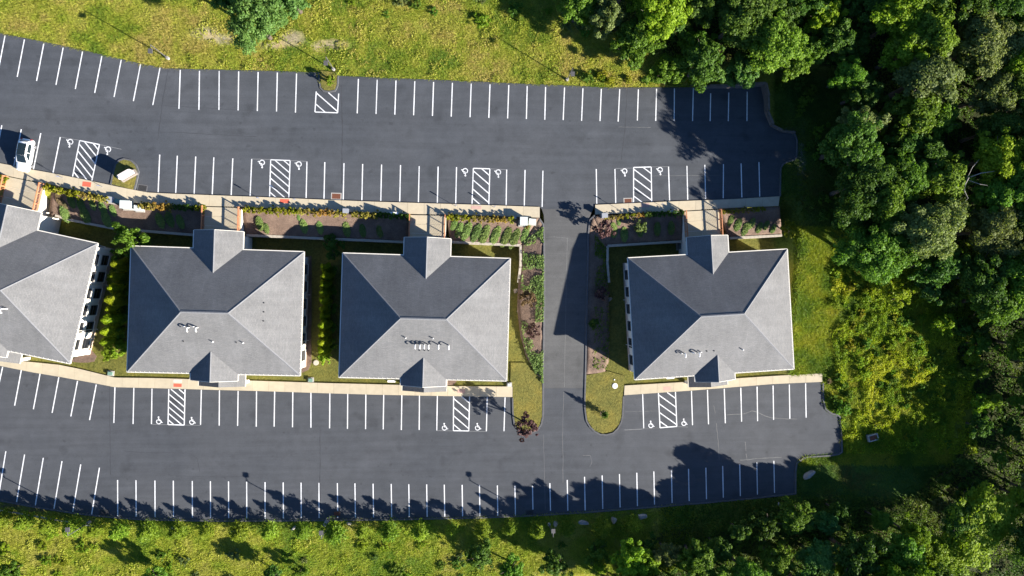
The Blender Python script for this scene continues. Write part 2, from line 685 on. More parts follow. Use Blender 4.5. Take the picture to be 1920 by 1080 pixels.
ORD = ['first', 'second', 'third', 'fourth', 'fifth', 'sixth', 'seventh', 'eighth', 'ninth', 'tenth', 'eleventh',
       'twelfth', 'thirteenth', 'fourteenth', 'fifteenth', 'sixteenth', 'seventeenth', 'eighteenth', 'nineteenth',
       'twentieth', 'twenty-first', 'twenty-second', 'twenty-third', 'twenty-fourth', 'twenty-fifth', 'twenty-sixth', 'twenty-seventh',
       'twenty-eighth', 'twenty-ninth', 'thirtieth', 'thirty-first', 'thirty-second', 'thirty-third', 'thirty-fourth', 'thirty-fifth', 'thirty-sixth']


def slab(name, poly, z, thick, mat, parent=None, kind='structure'):
    """flat sheet with a skirt from a pixel outline; z a number or a function of the photo row"""
    top = []
    for u, v in poly:
        zz = z(v) if callable(z) else z
        top.append(P(u, v, float(zz)))
    n = len(top)
    bot = [Vector((p.x, p.y, p.z - thick)) for p in top]
    area = sum(top[i].x * top[(i + 1) % n].y - top[(i + 1) % n].x * top[i].y for i in range(n))
    f = [tuple(range(n)) if area > 0 else tuple(range(n - 1, -1, -1))]
    for i in range(n):
        j = (i + 1) % n
        f.append((i, n + i, n + j, j) if area > 0 else (j, n + j, n + i, i))
    o = link(name, new_mesh(name, top + bot, f, mat), parent)
    if parent is None:
        tag(o, kind=kind)
    return o


def resample(pts, n):
    """n+1 points evenly along a pixel polyline"""
    pts = [np.array(p, float) for p in pts]
    L = [0.0]
    for a, b in zip(pts, pts[1:]):
        L.append(L[-1] + float(np.linalg.norm(b - a)))
    out = []
    for i in range(n + 1):
        s = L[-1] * i / n
        k = max(j for j in range(len(L)) if L[j] <= s + 1e-9)
        if k >= len(pts) - 1:
            out.append(pts[-1])
        else:
            t = (s - L[k]) / (L[k + 1] - L[k])
            out.append(pts[k] * (1 - t) + pts[k + 1] * t)
    return out


def strip_mesh(name, A, B, na, nb, mat, parent=None, kind='structure', jit=0.05, skirt=0.6):
    """sheet between two pixel polylines whose points carry a height (u, v, z)"""
    a = resample(A, na)
    b = resample(B, na)
    V, F = [], []
    for i in range(na + 1):
        for j in range(nb + 1):
            t = j / nb
            q = a[i] * (1 - t) + b[i] * t
            e = 0 if (i in (0, na) or j in (0, nb)) else jit
            V.append(P(q[0], q[1], q[2] + random.uniform(-e, e)))
    for i in range(na):
        for j in range(nb):
            k = i * (nb + 1) + j
            F.append((k, k + 1, k + nb + 2, k + nb + 1))
    # skirt all round
    ring = [i * (nb + 1) for i in range(na + 1)] + [na * (nb + 1) + j for j in range(1, nb + 1)] + \
           [i * (nb + 1) + nb for i in range(na - 1, -1, -1)] + [j for j in range(nb - 1, 0, -1)]
    base = len(V)
    for k in ring:
        V.append(V[k] - Vector((0, 0, skirt)))
    n = len(ring)
    for i in range(n):
        j = (i + 1) % n
        F.append((ring[i], base + i, base + j, ring[j]))
    me = new_mesh(name, V, F, mat, True)
    bm = bmesh.new()
    bm.from_mesh(me)
    bmesh.ops.recalc_face_normals(bm, faces=bm.faces)
    bm.to_mesh(me)
    bm.free()
    o = link(name, me, parent)
    if parent is None:
        tag(o, kind=kind)
    return o

# ------------------------------------------------------------------ outlines read off the photograph (pixels)
UP_TOP = [(-400, -22), (-60, 48), (0, 62), (60, 74), (130, 88), (190, 102), (250, 116), (310, 128), (340, 129), (420, 131), (520, 133),
          (597, 136), (599, 152), (601, 165), (607, 171), (618, 172), (629, 170), (633, 160), (634, 142), (700, 145),
          (800, 149), (900, 153), (960, 156), (1060, 160), (1140, 164), (1250, 164), (1310, 163), (1380, 161), (1434, 158),
          (1438, 170), (1438, 205), (1447, 232), (1466, 247), (1490, 250), (1494, 262), (1493, 298), (1470, 305),
          (1463, 315), (1462, 368)]
WALK_R_TOP = [(1462, 368), (1380, 373), (1250, 378), (1116, 384)]
WALK_L_TOP = [(1012, 388), (900, 384), (800, 381), (700, 378), (600, 374), (480, 369), (400, 366), (320, 363), (278, 361),
              (240, 354), (160, 337), (100, 325), (60, 318), (0, 306), (-60, 294), (-400, 226)]
UPPER = UP_TOP + WALK_R_TOP[1:] + [(1112, 392), (1016, 392)] + WALK_L_TOP
DRIVE = [(1016, 392), (1020, 404), (1021, 440), (1021.5, 500), (1021.5, 560), (1020.5, 620), (1019.5, 680), (1019, 728), (1096, 728),
         (1097, 680), (1098.5, 620), (1100, 560), (1101, 500), (1102, 440), (1104, 410), (1112, 392)]
LOW_L_TOP = [(-400, 604), (-60, 672), (0, 686), (60, 698), (120, 708), (180, 719), (215, 726), (300, 728), (400, 731), (480, 733),
             (600, 737), (700, 740), (800, 742), (961, 744.5)]
LOW_R_TOP = [(1170, 741), (1300, 732), (1450, 720), (1542, 716)]
TONGUE_W = [(961, 744.5), (961.5, 775), (964, 797), (974, 809), (990, 813), (1005, 810), (1014, 799), (1018, 780), (1019, 728)]
TONGUE_E = [(1096, 728), (1095.5, 760), (1099, 788), (1109, 806), (1130, 817), (1150, 812), (1162, 800), (1167, 784), (1168, 760), (1170, 741)]
LOW_E = [(1542, 716), (1543, 750), (1548, 768), (1560, 776), (1574, 778), (1577, 800), (1578, 850), (1560, 853),
         (1510, 856), (1494, 867), (1491, 885), (1491, 926)]
LOW_BOT = [(1400, 936), (1300, 945), (1200, 953), (1100, 961), (1000, 967), (900, 971), (760, 974), (600, 976), (400, 977),
           (250, 974), (150, 964), (60, 950), (0, 939), (-60, 928), (-400, 862)]
LOWER = LOW_L_TOP + TONGUE_W[1:] + TONGUE_E + LOW_R_TOP[1:] + LOW_E[1:] + LOW_BOT
WALK_L_BOT = [(1012, 408), (900, 404), (769, 401), (600, 395), (455, 388), (384, 386), (300, 384), (240, 379), (180, 365),
              (100, 347), (75, 342), (20, 331), (0, 326), (-60, 312), (-400, 244)]
WALK_R_BOT = [(1460, 386), (1400, 388.5), (1349, 391), (1281, 395), (1250, 397), (1116, 402)]
LWALK_TOP = [(-400, 594), (-60, 662), (40, 677), (110, 684), (150, 692), (215, 708), (290, 709), (377, 711.5), (480, 714), (600, 718), (760, 722),
             (836, 724), (961, 725)]
RWALK_TOP = [(1171, 723), (1290, 716), (1360, 711), (1450, 705), (1542, 700)]
ISLAND = [(208, 346), (213, 324), (217, 308), (224, 301), (233, 298), (246, 301), (255, 309), (260, 322), (256, 342), (252, 357)]

FOREST = [(1060, -80), (1110, 40), (1190, 90), (1300, 120), (1440, 130), (1520, 110), (1600, 150), (1620, 300), (1600, 400), (1600, 440),
          (1710, 480), (1760, 560), (1790, 660), (1830, 760), (1800, 850), (1710, 930), (1560, 960), (1400, 990), (1290, 1010),
          (1160, 1050), (1120, 1160), (2100, 1160), (2100, -80)]

# ------------------------------------------------------------------ ground


def blob(u, v, cu, cv, ru, rv):
    return np.exp(-(((u - cu) / ru) ** 2 + ((v - cv) / rv) ** 2))


def ground_colour(u, v):
    """natural colour of soil and turf by place"""
    def lerp(a, b, t):
        return a * (1 - t[..., None]) + np.array(b) * t[..., None]
    c = np.zeros(u.shape + (3,)) + np.array([0.195, 0.205, 0.030])       # rough meadow
    c = lerp(c, (0.215, 0.225, 0.035), ss(v, 975, 1040) * (1 - ss(u, 950, 1150)))
    # lawns round the buildings
    lawn = ss(v, 400, 450) * (1 - ss(v, 830, 860)) * (1 - ss(u, 1480, 1540))
    c = lerp(c, (0.135, 0.130, 0.032), lawn)
    # slope right of the last building: shorter, greener towards the wood
    east = ss(u, 1470, 1500) * ss(v, 380, 430) * (1 - ss(v, 860, 930))
    c = lerp(c, (0.165, 0.185, 0.022), east)
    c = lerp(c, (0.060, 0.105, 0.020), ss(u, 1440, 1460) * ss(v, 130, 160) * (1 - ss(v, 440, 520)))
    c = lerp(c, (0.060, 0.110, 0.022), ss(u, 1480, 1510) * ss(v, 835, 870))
    # worn, stony spots in the meadow
    for cu, cv, ru, rv in ((385, 62, 24, 12), (420, 74, 26, 9), (548, 72, 22, 14), (512, 86, 22, 7), (620, 84, 32, 9), (600, 92, 14, 6)):
        c = lerp(c, (0.30, 0.245, 0.155), np.clip(1.25 * blob(u, v, cu, cv, ru, rv), 0, 0.95))
    # gravel footing of the timber wall and its path
    c = lerp(c, (0.17, 0.17, 0.16), np.clip(1.3 * blob(u, v, 1501, 300, 6, 42) + blob(u, v, 1478, 248, 14, 5), 0, 0.9))
    # bark strip along the lower car park
    edge = np.interp(u, [-60, 0, 60, 150, 250, 400, 900, 1000, 1200, 1500], [928, 939, 950, 964, 974, 977, 971, 967, 953, 926])
    c = lerp(c, (0.11, 0.085, 0.06), np.clip(blob(v, v, edge + 6, edge + 6, 7, 7) * 1.0, 0, 0.8) * (v > edge - 3) * (u < 1250))
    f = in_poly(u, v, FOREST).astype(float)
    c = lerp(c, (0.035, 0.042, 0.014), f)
    return c


def axis(lo, hi, step, far):
    core = list(np.arange(lo, hi + 1e-6, step))
    out = []
    d = step
    x = lo
    while x > -far:
        d *= 1.35
        x -= d
        out.append(x)
    a = out[::-1] + core
    d = step
    x = hi
    while x < far:
        d *= 1.35
        x += d
        a.append(x)
    return np.array(a)


gx = axis(-80, 100, 0.8, 900)
gy = axis(-50, 50, 0.8, 900)
GX, GY = np.meshgrid(gx, gy, indexing='ij')
GZ = ground_z(GX, GY)
GU, GV = to_px(GX, GY, GZ)
GC = ground_colour(GU, GV)
nx, ny = GX.shape
idx = np.arange(nx * ny).reshape(nx, ny)
GF = np.stack([idx[:-1, :-1], idx[1:, :-1], idx[1:, 1:], idx[:-1, 1:]], -1).reshape(-1, 4)
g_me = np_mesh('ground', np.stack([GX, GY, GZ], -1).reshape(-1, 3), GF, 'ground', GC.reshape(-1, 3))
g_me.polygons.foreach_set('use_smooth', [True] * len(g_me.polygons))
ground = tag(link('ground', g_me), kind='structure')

# ------------------------------------------------------------------ car parks and driveway
upper_lot = slab('upper_parking_lot', UPPER, ZU, 0.4, 'asphalt_up')
lower_lot = slab('lower_parking_lot', LOWER, 0.0, 0.4, 'asphalt_low')


def drive_sheet():
    L = DRIVE[:8]
    R = DRIVE[8:][::-1]
    rows = []
    n = 30
    l_ = resample(L, n)
    r_ = resample(R, n)
    V, F = [], []
    for a, b in zip(l_, r_):
        za = float(zdrive(np.array(a[1])))
        zb = float(zdrive(np.array(b[1])))
        V += [P(a[0], a[1], za), P(b[0], b[1], zb)]
    m = len(V)
    for i in range(n):
        k = 2 * i
        F.append((k, k + 2, k + 3, k + 1))
    V += [p - Vector((0, 0, 0.4)) for p in V]
    for i in range(n):
        k = 2 * i
        F.append((k, k + m, k + 2 + m, k + 2))
        F.append((k + 1, k + 3, k + 3 + m, k + 1 + m))
    o = link('driveway', new_mesh('driveway', V, F, 'asphalt_drive'))
    return tag(o, kind='structure')


driveway = drive_sheet()


def kerb(name, pts, zf, w=0.16, h=0.11, mat='asphalt_kerb', closed=False, parent=None):
    """moulded kerb along a pixel polyline"""
    n = max(2, len(pts) * 3)
    q = resample(pts, n)
    w3 = [P(a[0], a[1], float(zf(np.array(a[1])) if callable(zf) else zf)) for a in q]
    V, F = [], []
    for i, p in enumerate(w3):
        d = (w3[min(i + 1, n)] - w3[max(i - 1, 0)])
        s = Vector((-d.y, d.x, 0)).normalized()
        for k, (x, z) in enumerate(((-w, -0.05), (-w * 0.7, h), (w * 0.7, h), (w, -0.05))):
            V.append(p + s * x + Vector((0, 0, z)))
    for i in range(n):
        for k in range(3):
            a = i * 4 + k
            F.append((a, a + 1, a + 5, a + 4))
    F.append((0, 1, 2, 3))
    F.append((n * 4 + 3, n * 4 + 2, n * 4 + 1, n * 4))
    o = link(name, new_mesh(name, V, F, mat), parent)
    if parent is None:
        tag(o, kind='structure')
    return o


kerb('driveway_kerb', [(1011, 410), (1018.5, 420), (1020, 440), (1020.5, 560), (1018.5, 680), (1018, 780), (1014, 799), (1005, 810), (990, 813), (974, 809), (964, 797), (961.5, 775), (961, 746)], zdrive, 0.15)
kerb('driveway_kerb', [(1115, 404), (1106, 411), (1103, 440), (1101.5, 520), (1099.5, 620), (1097, 728), (1096, 760), (1099, 788), (1109, 806), (1130, 817), (1150, 812), (1162, 800), (1167, 784), (1169, 743)], zdrive, 0.15)
kerb('lot_kerb', [(1543, 718), (1543.5, 750), (1548, 768), (1560, 776), (1574, 778), (1577.5, 800), (1578.5, 850), (1560, 854), (1510, 857), (1494, 868), (1491.5, 885), (1491.5, 926)], 0.0, 0.16)
kerb('lot_kerb', [(1491.5, 926)] + LOW_BOT, 0.0, 0.13, 0.08)
kerb('lot_kerb', UP_TOP[11:19], ZU, 0.14, 0.10)
kerb('lot_kerb', [(1466, 247), (1490, 250), (1494.5, 262), (1493.5, 298), (1470, 305), (1463.5, 315), (1462.5, 368)], ZU, 0.14, 0.10)


def raised_bed(name, poly, z, mat):
    o = slab(name, poly, z, 0.5, mat)
    return o


# ------------------------------------------------------------------ concrete walks, cut into slabs


def walkway(name, top, bot, z, n):
    root = None
    ta, ba = resample(top, n * 4), resample(bot, n * 4)
    base = slab(name, [tuple(p) for p in ta] + [tuple(p) for p in ba[::-1]], z - 0.012, 0.35, 'concrete_joint')
    m = random.Random(3)
    for i in range(n):
        A = [tuple(p) for p in ta[i * 4:i * 4 + 5]]
        B = [tuple(p) for p in ba[i * 4:i * 4 + 5]]
        g = 0.16
        d = np.array(A[1]) - np.array(A[0])
        d = d / np.linalg.norm(d) * g
        A[0] = tuple(np.array(A[0]) + d)
        A[-1] = tuple(np.array(A[-1]) - d)
        B[0] = tuple(np.array(B[0]) + d)
        B[-1] = tuple(np.array(B[-1]) - d)
        slab('slab', A + B[::-1], z + m.uniform(-0.003, 0.003), 0.05, m.choice(['concrete_walk', 'concrete_walk', 'concrete_walk_b']), base)
    return base


walk_ul = walkway('upper_walk', WALK_L_TOP[::-1], WALK_L_BOT[::-1], ZU + 0.13, 46)
walk_ur = walkway('upper_walk', WALK_R_TOP[::-1], WALK_R_BOT[::-1], ZU + 0.13, 11)
walk_ll = walkway('lower_walk', LWALK_TOP, LOW_L_TOP, 0.13, 45)
walk_lr = walkway('lower_walk', RWALK_TOP, LOW_R_TOP, 0.13, 12)


def pad(parent, u, v, w, h, rot, z, mat, border=None):
    def q(s):
        ca, sa = math.cos(rot), math.sin(rot)
        return [(u + x * ca - y * sa, v + x * sa + y * ca) for x, y in
                ((-w / 2 - s, -h / 2 - s), (w / 2 + s, -h / 2 - s), (w / 2 + s, h / 2 + s), (-w / 2 - s, h / 2 + s))]
    if border:
        slab('ramp_panel', q(1.2), z + 0.006, 0.02, border, parent)
    slab('tactile_pad', q(0), z + 0.012, 0.02, mat, parent)


zu = ZU + 0.13
pad(walk_ul, 162.5, 345.5, 16, 9, 0.13, zu, 'tactile')
pad(walk_ul, 533.5, 377, 17, 7, 0.03, zu, 'tactile')
pad(walk_ul, 893, 389, 19, 6, 0.03, zu, 'tactile_faded')
pad(walk_ur, 1210, 385, 15, 8, -0.05, zu, 'tactile_faded')
pad(walk_ll, 333, 722.5, 15, 6, 0.03, 0.13, 'tactile', None)
pad(walk_ll, 333, 714.5, 16, 6, 0.03, 0.13, 'tactile_border')
pad(walk_ll, 865, 733.5, 14, 7, 0.02, 0.13, 'tactile_faded')
pad(walk_lr, 1251, 728.5, 14, 7, -0.06, 0.13, 'tactile_faded')

# ------------------------------------------------------------------ painted markings


def stripe(parent, u1, v1, u2, v2, z, w=0.15, lift=0.004, name='stall_line', mat='paint_line'):
    a, b = P(u1, v1, z), P(u2, v2, z)
    d = (b - a)
    s = Vector((-d.y, d.x, 0)).normalized() * (w / 2)
    up = Vector((0, 0, lift))
    me = new_mesh(name, [a - s + up, b - s + up, b + s + up, a + s + up], [(0, 1, 2, 3)], mat)
    if me.polygons[0].normal.z < 0:
        me.flip_normals()
    return link(name, me, parent)


def row(parent, z, items):
    for it in items:
        stripe(parent, *it, z)


# upper lot, top row
L = []
for i in range(9):
    t = i / 8
    u, v = 9.5 + (300 - 9.5) * t, 66.5 + (127 - 66.5) * t
    L.append((u, v, u - 13.5, v + 70))
for u, v, e in ((338, 131, 335.5), (374, 133, 373), (411, 133, 410.5), (447.5, 134, 446.5), (484, 135, 482.5), (520, 136, 518.5), (556, 138, 554)):
    L.append((u, v, e, v + 73))
for i in range(9):
    u = 672 + i * 35.25
    v = 148 + i * 1.45
    L.append((u, v, u - 2.2, 212.5 + i * 1.2))
for u, v, e, f in ((988.5, 161, 987, 223), (1023, 163, 1021.5, 224.5), (1058.5, 164, 1056, 225), (1093, 165.5, 1090.5, 226.5), (1127.5, 166.5, 1125, 227),
                   (1162, 167, 1159, 228), (1197, 167.5, 1195, 226), (1231, 166.5, 1229.5, 226.5), (1264.5, 166, 1264, 226.5), (1300, 165.5, 1298.5, 227),
                   (1332.5, 175, 1331.5, 227), (1366.5, 173.5, 1365.5, 227), (1401, 172, 1400.5, 227)):
    L.append((u, v, e, f))
# upper lot, lower row
for i in range(4):
    t = i / 3
    u, v = 3.5 + (113 - 3.5) * t, 235 + (257 - 235) * t
    L.append((u, v, u - 14, v + 69))
for u, v, f in ((299.5, 290, 361), (332.5, 292, 362), (367, 293.5, 363.5), (401, 295, 364.5), (436.5, 297, 365.5), (472, 298, 368)):
    L.append((u, v, u - 3, f))
for u, v, f in ((575.5, 303, 371), (609, 304, 372.5), (645, 306, 374), (680, 307.5, 375.5), (715.5, 308.5, 376.5), (751, 309.5, 378), (786, 311.5, 379.5),
                (821.5, 312.5, 380.5), (856, 313.5, 381.5)):
    L.append((u, v, u - 1.5, f))
for a in ((950, 318, 949, 386), (984.5, 318.5, 983, 387), (1018, 320, 1016.5, 388), (1118, 317, 1119, 382), (1153, 317, 1154.5, 381.5),
          (1253.5, 312.5, 1255.5, 376), (1288, 311, 1289.5, 374.5), (1321.5, 309, 1323, 373), (1356.5, 308, 1356, 371.5), (1389.5, 306.5, 1391, 370), (1423, 304, 1424.5, 368.5)):
    L.append(a)
row(upper_lot, ZU, L)
# lower lot, top row
L = [(5, 688, -10, 757)]
for i in range(5):
    t = i / 4
    u, v = 40 + (180.5 - 40) * t, 694 + (721 - 694) * t
    L.append((u, v, u - 12.5, v + 66.5))
for u, v, e, f in ((215.5, 726, 213.5, 793), (251, 727, 249.5, 795), (285, 728.5, 284, 795), (377.5, 731, 376, 796.5), (411.5, 732, 411, 798), (446.5, 733, 445.5, 798.5),
                   (481, 733.5, 480.5, 800), (515, 734, 514, 800), (549, 735, 548.5, 801), (583, 736, 583, 802), (618.5, 737, 618, 803), (652, 738, 651.5, 804),
                   (686, 738.5, 685.5, 804.5), (719.5, 739.5, 718.5, 805), (753.5, 740.5, 752.5, 806), (786.5, 741, 786, 806), (820, 742, 819, 807),
                   (913.5, 744.5, 912, 808.5), (947, 745, 945, 808.5), (1205, 739, 1207, 803), (1296.5, 733, 1298.5, 797), (1326.5, 731, 1328.5, 795.5), (1358, 729, 1360, 793.5),
                   (1389, 727, 1390.5, 790.5), (1419.5, 725, 1420.5, 789.5), (1449.5, 723, 1450.5, 787), (1480, 721, 1481, 785), (1510.5, 719, 1511.5, 783)):
    L.append((u, v, e, f))
# lower lot, bottom row
for i in range(6):
    t = i / 5
    u, v = 11 + (186.5 - 11) * t, 846 + (877 - 846) * t
    L.append((u, v, u - 15, v + (89 if i else 92)))
us = [220.5, 255, 290.5, 325, 360.5, 394.5, 428.5, 462.5, 497, 531, 564.5, 598, 632.5, 665.5, 699.5, 733.5, 766.5, 800, 833, 866.5, 899, 932.5, 965.5, 998.5, 1031, 1063.5,
      1096, 1129, 1161.5, 1194, 1226, 1259, 1291, 1323.5, 1355, 1387, 1419, 1451]
for u in us:
    if u < 480:
        t, f = 900 + (u - 220) * 0.013, 968 + (u - 220) * 0.016
    elif u < 1000:
        t, f = 904 + (u - 497) * 0.014, 972.5 - (u - 497) * 0.012
    else:
        t, f = np.interp(u, [998, 1096, 1161, 1226, 1323, 1451], [912, 894, 889, 884, 877, 864]), np.interp(u, [998, 1096, 1161, 1226, 1323, 1451], [958, 957, 951.5, 946, 936, 924])
    lean = 1.5 if u < 1000 else 2.0
    L.append((u, float(t), u + (0 if 500 > u > 470 else lean * (0.2 if u < 600 else 0.6)), float(f)))
row(lower_lot, 0.0, L)


def hatch_box(parent, q, z, n, flip=False, top_open=False, spans=None):
    """no-parking box: outline q = tl, tr, br, bl (pixels) and diagonal bars"""
    q = [np.array(p, float) for p in q]
    tl, tr, br, bl = q
    stripe(parent, *tl, *bl, z, 0.15, 0.004)
    stripe(parent, *tr, *br, z, 0.15, 0.004)
    if not top_open:
        if flip:
            stripe(parent, *bl, *br, z, 0.15, 0.006)
        else:
            stripe(parent, *tl, *tr, z, 0.15, 0.006)
    hgt = np.linalg.norm(bl - tl)
    wid = np.linalg.norm(tr - tl)
    drop = wid / hgt * 0.80
    step = (1.0 + drop) / (n + 0.5)
    for i in range(-1, n + 2):
        t0 = -drop + step * (i + 0.75)
        t1 = t0 + drop
        s0, s1 = 0.0, 1.0
        if t0 < 0:
            s0 = (0 - t0) / drop
        if t1 > 1:
            s1 = (1 - t0) / drop
        if s1 - s0 < 0.12:
            continue

        def pt(s):
            t = t0 + drop * s
            return (tl * (1 - s) + tr * s) * (1 - t) + (bl * (1 - s) + br * s) * t
        stripe(parent, *pt(s0), *pt(s1), z, 0.15, 0.008, 'hatch_line')


hatch_box(upper_lot, [(149.5, 263.5), (186.5, 271), (172, 340), (136, 331.5)], ZU, 7)
hatch_box(upper_lot, [(507.5, 299.5), (544, 301), (541.5, 371), (505.5, 370)], ZU, 7)
hatch_box(upper_lot, [(887.5, 315.5), (918.5, 316.5), (916.5, 385), (885, 383.5)], ZU, 5)
hatch_box(upper_lot, [(1188, 314), (1221, 313), (1222, 378.5), (1188, 380)], ZU, 5)
hatch_box(lower_lot, [(316.5, 729.5), (347, 730), (345.5, 797), (315, 796)], 0.0, 7, flip=True)
hatch_box(lower_lot, [(850.5, 743), (880.5, 743.5), (879, 808), (850, 807.5)], 0.0, 5, flip=True)
hatch_box(lower_lot, [(1234.5, 737), (1266.5, 735), (1269, 799.5), (1237.5, 802)], 0.0, 5, flip=True)
hatch_box(upper_lot, [(593, 171.5), (635, 175.5), (633, 211.5), (590.5, 210)], ZU, 3, flip=True)


def wheelchair(parent, u, v, z, rot, s=1.0):
    """painted wheelchair mark, about 1.1 m tall; rot 0 has the head at the top of the photo"""
    m = MB()

    def poly(pts, w, lift):
        for (x1, y1), (x2, y2) in zip(pts, pts[1:]):
            d = math.hypot(x2 - x1, y2 - y1)
            nx_, ny_ = -(y2 - y1) / d * w / 2, (x2 - x1) / d * w / 2
            m.add([(x1 - nx_, y1 - ny_, lift), (x2 - nx_, y2 - ny_, lift), (x2 + nx_, y2 + ny_, lift), (x1 + nx_, y1 + ny_, lift)], [(0, 1, 2, 3)])
    k = 14
    ring = [(-0.06 + 0.33 * math.cos(a), -0.16 + 0.33 * math.sin(a)) for a in [math.radians(120 + 255 * i / k) for i in range(k + 1)]]
    poly(ring, 0.13, 0.004)
    m.add([(-0.08 + 0.12 * math.cos(2 * math.pi * i / 12), 0.50 + 0.12 * math.sin(2 * math.pi * i / 12), 0.006) for i in range(12)], [tuple(range(12))])
    poly([(-0.08, 0.36), (-0.05, 0.0), (0.24, -0.02)], 0.14, 0.008)
    poly([(-0.06, 0.18), (0.18, 0.17)], 0.10, 0.010)
    poly([(0.22, 0.0), (0.36, -0.34), (0.50, -0.28)], 0.13, 0.012)
    o = m.build('wheelchair_symbol', 'paint_line', parent)
    o.location = P(u, v, z)
    o.rotation_euler = (0, 0, rot)
    o.scale = (s, s, 1)
    return o


for u, v, r in ((130.5, 268, math.pi - 0.2), (201.5, 282, math.pi - 0.2), (490.5, 307, math.pi), (559.5, 310, math.pi), (871.5, 322.5, math.pi), (933.5, 325, math.pi),
                (1170.5, 323, math.pi + 0.05), (1237, 320.5, math.pi + 0.05)):
    wheelchair(upper_lot, u, v, ZU, r, 1.05)
for u, v in ((298.5, 788.5), (360.5, 789.5), (834, 800.5), (896, 800.5), (1221, 796), (1283, 792)):
    wheelchair(lower_lot, u, v, 0.0, 0.03, 0.98)


def line_along(parent, pts, z, w, mat, name, lift=0.003):
    q = [P(a, b, float(z(np.array(b))) if callable(z) else z) for a, b in pts]
    V, F = [], []
    for i, p in enumerate(q):
        d = q[min(i + 1, len(q) - 1)] - q[max(i - 1, 0)]
        s = Vector((-d.y, d.x, 0)).normalized() * (w / 2 * random.uniform(0.6, 1.3))
        V += [p - s + Vector((0, 0, lift)), p + s + Vector((0, 0, lift))]
    for i in range(len(q) - 1):
        F.append((2 * i, 2 * i + 2, 2 * i + 3, 2 * i + 1))
    return link(name, new_mesh(name, V, F, mat), parent)


def wiggle(pts, n, amp):
    out = []
    for p in resample(pts, n):
        out.append((p[0] + random.uniform(-amp, amp), p[1] + random.uniform(-amp, amp)))
    return out


# thin limit lines beside the reserved bays
for a in ((113, 257, 149, 263), (187, 271, 228, 280), (472, 298, 507, 299), (544, 301, 575, 302.5), (918, 316.5, 950, 318), (1153, 316, 1188, 315), (1221, 313, 1253, 312.5)):
    stripe(upper_lot, *a, ZU, 0.05, 0.010, 'limit_line', 'paint_thin')
for a in ((285, 795.5, 315, 796.5), (346, 797, 376, 797.5), (820, 807.5, 850, 808), (880, 808.5, 912, 809), (1170, 806, 1207, 804), (1269, 800, 1290, 800.5)):
    stripe(lower_lot, *a, 0.0, 0.05, 0.010, 'limit_line', 'paint_thin')
# sealed cracks and seams in the tarmac
for pts, w in (([(1057, 735), (1055, 830), (1056, 905)], 0.06), ([(1019, 815), (1021, 900), (1022, 955)], 0.05), ([(1343, 793), (1347, 830), (1348, 862)], 0.10),
               ([(1362, 778), (1395, 776), (1412, 770), (1424, 774), (1440, 783), (1470, 785), (1495, 786)], 0.10), ([(1388, 863), (1430, 859), (1466, 857)], 0.09),
               ([(1338, 760), (1341, 775)], 0.07), ([(1397, 828), (1399, 845)], 0.08), ([(1399, 851), (1401, 864)], 0.08), ([(1093, 854), (1107, 854), (1110, 866), (1106, 875)], 0.06),
               ([(1172, 772), (1235, 771)], 0.04), ([(1172, 807), (1240, 802)], 0.05)):
    line_along(lower_lot, wiggle(pts, 14, 0.5), 0.0, w, 'crack_seal', 'crack_seal')
for pts, w in (([(1064, 446), (1062, 520), (1060, 620), (1058, 726)], 0.06), ([(1024, 445), (1040, 444), (1064, 447)], 0.05)):
    line_along(driveway, wiggle(pts, 40, 0.25), zdrive, w, 'crack_seal', 'crack_seal')
for pts, w in (([(296, 262), (305, 190), (315, 132)], 0.12), ([(305, 198), (480, 208)], 0.07), ([(640, 160), (642, 240), (640, 345)], 0.14), ([(1176, 168), (1172, 240), (1165, 300)], 0.10),
               ([(300, 247), (480, 256)], 0.07)):
    line_along(upper_lot, wiggle(pts, 22, 0.5), ZU, w, 'paving_seam', 'paving_seam')
for pts, w in (([(1160, 238), (1220, 239)], 0.05), ([(1222, 330), (1350, 328)], 0.05), ([(1158, 335), (1156, 375)], 0.05)):
    line_along(upper_lot, wiggle(pts, 14, 0.4), ZU, w, 'crack_seal', 'crack_seal')
for pts, w in (([(205, 700), (206, 800), (207, 890)], 0.10), ([(230, 845), (270, 849), (355, 849), (370, 860), (375, 885)], 0.06), ([(330, 893), (470, 893)], 0.06), ([(600, 800), (600, 960)], 0.12)):
    line_along(lower_lot, wiggle(pts, 20, 0.5), 0.0, w, 'paving_seam', 'paving_seam')

# ------------------------------------------------------------------ planted banks (mulch) and grass islands
ZB = ZU + 0.05
ZW = 1.9


def zq(pts, z):
    return [(a, b, z) for a, b in pts]


bank_1 = strip_mesh('planting_bank', zq([(97, 347.5), (180, 366), (240, 380), (300, 385), (384, 387)], ZB), zq([(92, 402), (130, 412), (215, 428), (270, 433), (384, 442)], ZW), 40, 8, 'mulch')
bank_2 = strip_mesh('planting_bank', zq([(456, 389), (600, 396), (770, 402)], ZB), zq([(458, 441), (600, 447), (764, 454)], ZW), 40, 8, 'mulch')
bank_3 = strip_mesh('planting_bank', zq([(838, 402.5), (900, 405), (1011, 409)], ZB), zq([(843, 453), (900, 456), (976, 460)], ZW), 24, 8, 'mulch')
dv = lambda v: float(zdrive(np.array(v)))
bank_4 = strip_mesh('planting_bank', [(1011, 409, ZB)] + [(a, b, dv(b) + 0.04) for a, b in ((1019, 425), (1020, 450), (1020, 500), (1020, 560), (1019, 620), (1018.5, 680), (1018, 722))],
                    [(976, 460, ZW), (976, 475, 1.8), (976, 490, 1.6), (972, 530, 1.1), (970, 580, 0.6), (976, 630, 0.3), (986, 668, 0.12), (1005, 700, 0.06)], 36, 6, 'mulch')
bank_5 = strip_mesh('planting_bank', [(1112, 405, ZB), (1180, 402, ZB), (1281, 396, ZB)], [(1138, 461, ZW), (1200, 457, ZW), (1282, 452, ZW)], 26, 8, 'mulch')
